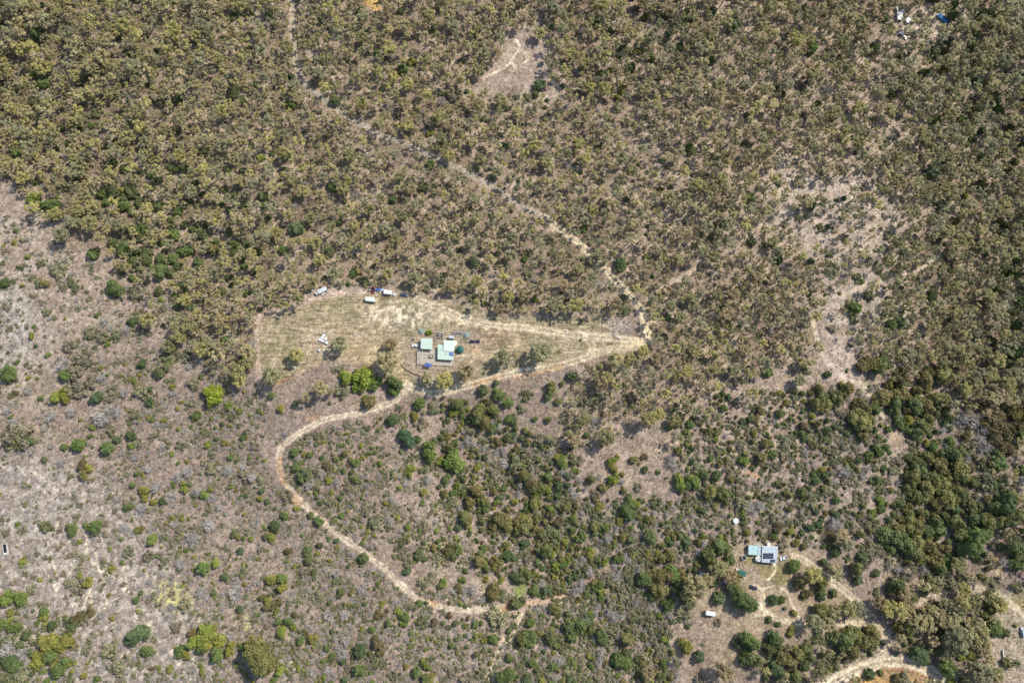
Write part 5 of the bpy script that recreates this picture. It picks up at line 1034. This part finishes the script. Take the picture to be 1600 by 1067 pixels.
# choose the individuals: the largest 300 of each kind in the frame, the rest become one mass per kind
LAND = [('mint-roofed farmhouse', 690, 545), ('pale mint shed', 578, 468), ('white box trailer', 606, 457), ('white truck', 503, 455), ('charcoal car', 632, 461), ('white wrapped bales', 506, 531), ('green conical tank', 719, 546), ('yard gate', 965, 520), ('track junction', 1008, 525),
        ('clearing loop track', 915, 545), ('clearing west corner', 404, 600), ('sharp track bend', 436, 720), ('ochre track cutting', 668, 934), ('round blue-green tree', 634, 686), ('lime green tree', 330, 618), ('broad dark tree', 403, 1025), ('bare dirt patch', 815, 95), ('blue tarps', 1472, 30), ('white bush camp', 1403, 25),
        ('solar-panelled house', 1200, 866), ('white round tank', 1150, 814), ('muddy pond', 1297, 840), ('green canvas shelter', 1159, 895), ('white flat-topped trailer', 1107, 956), ('navy car', 1177, 917), ('dirt road arc', 1400, 1036), ('grey van', 1596, 987), ('white-rimmed trough', 9, 857), ('sandy yellow patch', 582, 4),
        ('forest track bend', 600, 212), ('forest track end', 850, 342), ('straight forest track', 740, 280), ('side track', 1085, 422), ('pale path', 1420, 430), ('bare pale flat', 1300, 560), ('forked track', 1385, 990), ('pale cattle pads', 150, 905), ('yellow grass patch', 270, 930), ('top left corner', 0, 0), ('bottom left corner', 0, 1067), ('left edge midpoint', 0, 400), ('top edge centre', 1000, 0), ('right edge midpoint', 1600, 400), ('upper right corner', 1600, 0), ('fallen white log', 968, 660), ('dark gully', 1440, 740), ('straw-coloured patch', 640, 490), ('forest patch', 250, 150), ('lower edge centre', 900, 1067), ('left forest edge', 150, 375)]
REL = ['right of', 'up and right of', 'above', 'up and left of', 'left of', 'down and left of', 'below', 'down and right of']
ORD = ['nearest', 'second nearest', 'third nearest', 'fourth nearest', 'fifth nearest', 'sixth nearest', 'seventh nearest', 'eighth nearest', 'ninth nearest', 'tenth nearest']
LX = np.array([(a, b) for _, a, b in LAND], float)
GROUPS = dict(g='olive gum trees of the open bush', G='green leafy trees among the scrub', D='dark bushy trees of the gullies', Y='bright green shrubs in the dry paddocks', O='golden and bronze shrubs in the scrub', S='grey-green scrub bushes', B='leafless grey shrubs in the dry grass')
SIZE = lambda r: 'tiny' if r < 3.5 else 'small' if r < 6 else 'medium' if r < 10 else 'large' if r < 16 else 'very large'
rnd = random.Random(3); IND = []; REST = []
for k in KIND:
    inside = [p for p in PLANTS if p[0] == k and -p[3] < p[1] < 1600 + p[3] and -p[3] < p[2] < 1067 + p[3]]
    outside = [p for p in PLANTS if p[0] == k and p not in inside] if len(inside) < 900 else [p for p in PLANTS if p[0] == k and not (-p[3] < p[1] < 1600 + p[3] and -p[3] < p[2] < 1067 + p[3])]
    inside.sort(key=lambda p: -p[3]); IND += inside[:300]; REST += inside[300:] + outside
print('plants', len(PLANTS), 'individual', len(IND), 'mass', len(REST))
def place_data(p, only=False):
    k, x, y, r, hand = p
    big = k == 'g' and r > 9.5
    u_, v_ = (x - 800) / FPX, (y - 533.5) / FPX; sc = H / FPX * (1 + u_ * u_ + v_ * v_) ** .5 / (-(R3[2, 0] * u_ - R3[2, 1] * v_ - R3[2, 2])) * .93  # metres per photo pixel here
    R = r * sc; hs = rnd.uniform(.88, 1.15)
    if k == 'g' and not big:
        tall = 1.0 + .35 * max(0, min(1, (x - 900) / 500)) * max(0, min(1, (600 - y) / 400)); hs *= tall; hs = min(hs, 13.5 / (3.3 * R)); hs = max(hs, min(1.0, 3.2 / R))
        if x > 1050 and y < 520: hs = max(hs, min(2.1, 10.5 / (3.3 * R)))
    mid = (MIDBIG if big else MIDH[k]) * R * hs
    if only: return mid, R, hs
    gx_, gy_, gz_ = ground_at(x, y, mid)
    return float(gx_), float(gy_), float(gz_), R, hs, big
def pick_tint(k, x, y):
    wd, rgb = pick_raw(k, x, y); m = .3 * rgb[0] + .59 * rgb[1] + .11 * rgb[2]; f = .8 if k in 'gSGDO' else .88; b = 1.09 if k in 'gSD' else 1.0
    return wd, tuple(b * (m + (v - m) * f) for v in rgb)
def pick_raw(k, x, y):
    L = TINT[k]
    if math.hypot(x - 330, y - 618) < 6: return ('lime green', (150, 164, 48))
    if k == 'Y' and 530 < x < 590 and 580 < y < 625: return ('lime green', (138, 152, 56))
    if k == 'G' and x < 450 and y < 480: L = [L[0], L[4], L[4], L[3]]
    if math.hypot(x - 634, y - 686) < 5: return ('blue-green', (92, 118, 78))
    if math.hypot(x - 670, y - 519) < 3: return ('bright green', (124, 150, 40))
    if math.hypot(x - 1067, y - 1011) < 5: return TINT['Y'][4]
    if k == 'g':
        if x > 1380 and y < 600: L = [L[2], L[4], L[0], L[2]]
        elif x < 480 and y < 450: L = [L[3], L[0], L[1], L[4]]
    return rnd.choice(L)
taken = {}; used = {}; rows = []
for p in IND:
    k, x, y, r, _ = p; word, rgb = pick_tint(k, x, y)
    d = np.hypot(LX[:, 0] - x, LX[:, 1] - y); i = int(np.argmin(np.where(d < 2.5 * r * .3, 1e9, d)))
    s = int(round(math.atan2(-(y - LX[i, 1]), x - LX[i, 0]) / (math.pi / 4))) % 8
    rows.append([p, word, rgb, i, s, float(d[i])])
rows.sort(key=lambda q: q[5]); cnt = {}
for q in rows:
    p, word, rgb, i, s, _ = q; k, x, y, r, _h = p; key = (k, word, SIZE(r), i, s); n = cnt.get(key, 0); cnt[key] = n + 1
    grp = GROUPS[k]
    if n < 10: lab = '%s %s %s, %s %s the %s' % (SIZE(r), word, NOUN[k], ORD[n], REL[s], LAND[i][0])
    else: lab = '%s %s %s farther %s the %s' % (SIZE(r), word, NOUN[k], REL[s], LAND[i][0]); grp = 'farther %s %s %ss %s the %s' % (SIZE(r), word, NOUN[k], REL[s], LAND[i][0])
    assert len(lab.split()) <= 16, lab
    gx_, gy_, gz_, R, hs, big = place_data(p)
    kd = 'gumbig' if big else 'huge' if k in 'DG' and r > 15 else SHAPE[k]; crown_me, trunk_me = rnd.choice(PROTO[kd]); j = rnd.uniform(.88, 1.12)
    tint = lin(rgb) * j
    sc3 = (R * rnd.uniform(.94, 1.06), R * rnd.uniform(.94, 1.06), R * hs)
    if k == 'B' or (r < 5 and k in 'YOSGD'):
        o = link(bpy.data.objects.new(KIND[k], crown_me)); o.location = (gx_, gy_, gz_ - .05); o.rotation_euler = (0, 0, rnd.uniform(0, 6.28)); o.scale = sc3; o.color = (*tint, 1)
        tag(o, lab, NOUN[k].split()[-1], grp)
    else:
        e = empty(KIND[k], (gx_, gy_, gz_ - .05), rnd.uniform(0, 6.28)); e.scale = sc3; tag(e, lab, 'tree' if k in 'gGD' else NOUN[k].split()[-1], grp)
        c = link(bpy.data.objects.new('crown', crown_me), e); c.color = (*tint, 1); link(bpy.data.objects.new('trunk', trunk_me), e)

# masses: one object per kind, points instanced with the same tree meshes
def scatter(name, label, cat, P, S, Rz, TI, protos, group_nodes):
    me = bpy.data.meshes.new(name); me.vertices.add(len(P)); me.vertices.foreach_set('co', np.asarray(P, np.float32).ravel())
    a = me.attributes.new('scl', 'FLOAT_VECTOR', 'POINT'); a.data.foreach_set('vector', np.asarray(S, np.float32).ravel())
    a = me.attributes.new('rotz', 'FLOAT_VECTOR', 'POINT'); a.data.foreach_set('vector', np.stack([np.zeros(len(P)), np.zeros(len(P)), Rz], 1).astype(np.float32).ravel())
    a = me.attributes.new('tint', 'FLOAT_COLOR', 'POINT'); a.data.foreach_set('color', np.concatenate([TI, np.ones((len(P), 1))], 1).astype(np.float32).ravel())
    a = me.attributes.new('pick', 'INT', 'POINT'); a.data.foreach_set('value', RNG.integers(0, len(protos), len(P)).astype(np.int32))
    col = bpy.data.collections.new(name + '_sources')
    for i, m in enumerate(protos): col.objects.link(bpy.data.objects.new('%s_source_%02d' % (name, i), m))
    ng = bpy.data.node_groups.new(name, 'GeometryNodeTree')
    ng.interface.new_socket('Geometry', in_out='INPUT', socket_type='NodeSocketGeometry'); ng.interface.new_socket('Geometry', in_out='OUTPUT', socket_type='NodeSocketGeometry')
    gi = ng.nodes.new('NodeGroupInput'); go = ng.nodes.new('NodeGroupOutput'); m2p = ng.nodes.new('GeometryNodeMeshToPoints'); iop = ng.nodes.new('GeometryNodeInstanceOnPoints')
    ci = ng.nodes.new('GeometryNodeCollectionInfo'); ci.inputs['Collection'].default_value = col; ci.inputs['Separate Children'].default_value = True; ci.inputs['Reset Children'].default_value = True
    def attr(n, t):
        x = ng.nodes.new('GeometryNodeInputNamedAttribute'); x.data_type = t; x.inputs['Name'].default_value = n; return x.outputs['Attribute']
    L = ng.links.new; iop.inputs['Pick Instance'].default_value = True
    L(gi.outputs[0], m2p.inputs['Mesh']); L(m2p.outputs[0], iop.inputs['Points']); L(ci.outputs[0], iop.inputs['Instance'])
    L(attr('pick', 'INT'), iop.inputs['Instance Index']); L(attr('rotz', 'FLOAT_VECTOR'), iop.inputs['Rotation']); L(attr('scl', 'FLOAT_VECTOR'), iop.inputs['Scale'])
    L(iop.outputs[0], go.inputs[0])
    o = link(bpy.data.objects.new(name, me)); md = o.modifiers.new('scatter', 'NODES'); md.node_group = ng
    return tag(o, label, cat, None, 'stuff')
def merged(crown_me, trunk_me, mat):        # crown and trunk in one source mesh for the masses
    import bmesh
    m = crown_me.copy(); m.materials.clear(); m.materials.append(mat)
    if trunk_me is None: return m
    m.materials.append(M['bark']); bm = bmesh.new(); bm.from_mesh(m); n0 = len(bm.faces); bm.from_mesh(trunk_me); bm.faces.ensure_lookup_table()
    for f in bm.faces[n0:]: f.material_index = 1
    bm.to_mesh(m); bm.free(); return m
LABS = dict(g=('gum_forest', 'open olive gum forest covering the upper half of the view', 'forest'), G=('green_thicket', 'scattered smaller green trees through the bush', 'thicket'), D=('dark_thicket', 'dark bushy growth filling in the gullies', 'thicket'),
            Y=('green_undergrowth', 'small bright green shrubs dotted over the dry slopes', 'undergrowth'), O=('bronze_undergrowth', 'small bronze shrubs dotted through the scrub', 'undergrowth'), S=('scrub', 'low grey-green scrub spread over the dry slopes', 'scrub'), B=('bare_scrub', 'low leafless grey scrub spread over the dry slopes', 'scrub'))
for k in KIND:
    Q = [p for p in REST if p[0] == k]
    if not Q: continue
    P, S, Rz, TI = [], [], [], []
    mids = []
    for p in Q:
        mid, R, hs = place_data(p, True); mids.append(mid); S.append((R, R, R * hs)); Rz.append(rnd.uniform(0, 6.28)); TI.append(lin(pick_tint(k, p[1], p[2])[1]) * rnd.uniform(.85, 1.15))
    a_, b_, c_ = ground_at(np.array([p[1] for p in Q]), np.array([p[2] for p in Q]), np.array(mids)); P = np.stack([a_, b_, c_ - .05], 1)
    kd = SHAPE[k]; src = [merged(c, t, M['leaf_i'] if kd != 'bare' else M['deadwood']) for c, t in PROTO[kd]]
    scatter(*LABS[k], P, S, Rz, np.array(TI), src, None)
# dry grass tussocks and litter
def tuft(seed):
    rng = np.random.default_rng(seed); n = 26; a = rng.uniform(0, 6.28, n); d = np.stack([np.cos(a) * .5, np.sin(a) * .5, rng.uniform(.35, .8, n)], 1)
    C = d * rng.uniform(.25, .75, (n, 1)); Nn = np.cross(d, rng.normal(size=(n, 3))); V, F = leaf_quads(C, Nn + [0, 0, .4], rng.uniform(.22, .5, n), rng, .22)
    return with_tone(mesh_np('tuft', V, F, [M['leaf_i']]), np.repeat(rng.random(n), 4))
NT = 52000
tx = RNG.uniform(-370, 375, NT * 3); ty = RNG.uniform(-110, 375, NT * 3); tz = height(tx, ty); px_, py_ = proj(tx, ty, tz)
ok = (px_ > -90) & (px_ < 1690) & (py_ > -90) & (py_ < 1150)
pr = .75 * (1 - sample(np.maximum(cl, banyard), px_, py_) * .93) * (1 - sample(tm, px_, py_)) * (1 - sample(blur(polymask(BARE), 2), px_, py_) * .85) * (.35 + 1.1 * sample(N2, px_, py_)) * (1 - .6 * sample(PADZ, px_, py_))
ok &= RNG.random(len(tx)) < pr; ix = np.where(ok)[0][:NT]; tx, ty, tz, px_, py_ = tx[ix], ty[ix], tz[ix], px_[ix], py_[ix]
pal = lin(np.array([(186, 172, 146), (168, 150, 122), (202, 190, 170), (140, 128, 96), (120, 106, 88), (176, 166, 112)])); ch = RNG.choice(6, len(tx), p=[.3, .22, .2, .1, .1, .08])
sz = RNG.uniform(.4, 1.15, len(tx))
scatter('dry_grass', 'dry pale grass tussocks over the ground', 'grass', np.stack([tx, ty, tz - .05], 1), np.stack([sz, sz, sz * RNG.uniform(.5, .9, len(tx))], 1), RNG.uniform(0, 6.28, len(tx)), pal[ch] * np.array([.86, .84, .78]) * RNG.uniform(.8, 1.1, (len(tx), 1)), [tuft(i + 900) for i in range(6)], None)

def sticks(seed):
    rng = random.Random(seed); mb = MB()
    for i in range(9):
        x, y, a, L = rng.gauss(0, .55), rng.gauss(0, .55), rng.uniform(0, 3.14), rng.uniform(.3, 1.0); p = Vector((x, y, rng.uniform(.02, .2))); q = p + Vector((math.cos(a) * L, math.sin(a) * L, rng.uniform(-.03, .12))); mb.tube(p, q, .04, .02, 3)
    return mesh_np('sticks', mb.V, mb.F, [M['leaf_i']])
def meshtone(m): return with_tone(m, np.full(len(m.vertices), .5))
NS = 15000
tx = RNG.uniform(-370, 375, NS * 4); ty = RNG.uniform(-110, 375, NS * 4); tz = height(tx, ty); px_, py_ = proj(tx, ty, tz)
ok = (px_ > -90) & (px_ < 1690) & (py_ > -90) & (py_ < 1150)
pr = (1 - sample(np.maximum(cl, banyard), px_, py_)) * (1 - sample(tm, px_, py_)) * (.25 + .75 * sstep(350, 800, py_)) * (.4 + .6 * sstep(.45, .6, sample(N2, px_, py_)))
ok &= RNG.random(len(tx)) < pr; ix = np.where(ok)[0][:NS]; tx, ty, tz = tx[ix], ty[ix], tz[ix]; sz = RNG.uniform(.8, 2.2, len(tx))
scatter('fallen_sticks', 'pale fallen sticks and bark littering the dry slopes', 'litter', np.stack([tx, ty, tz], 1), np.stack([sz, sz, sz], 1), RNG.uniform(0, 6.28, len(tx)), lin(np.array([(188, 180, 172), (206, 196, 180), (150, 138, 128)]))[:, :] .__mul__(np.array([.88, .86, .8]))[RNG.integers(0, 3, len(tx))], [meshtone(sticks(i)) for i in range(6)], None)
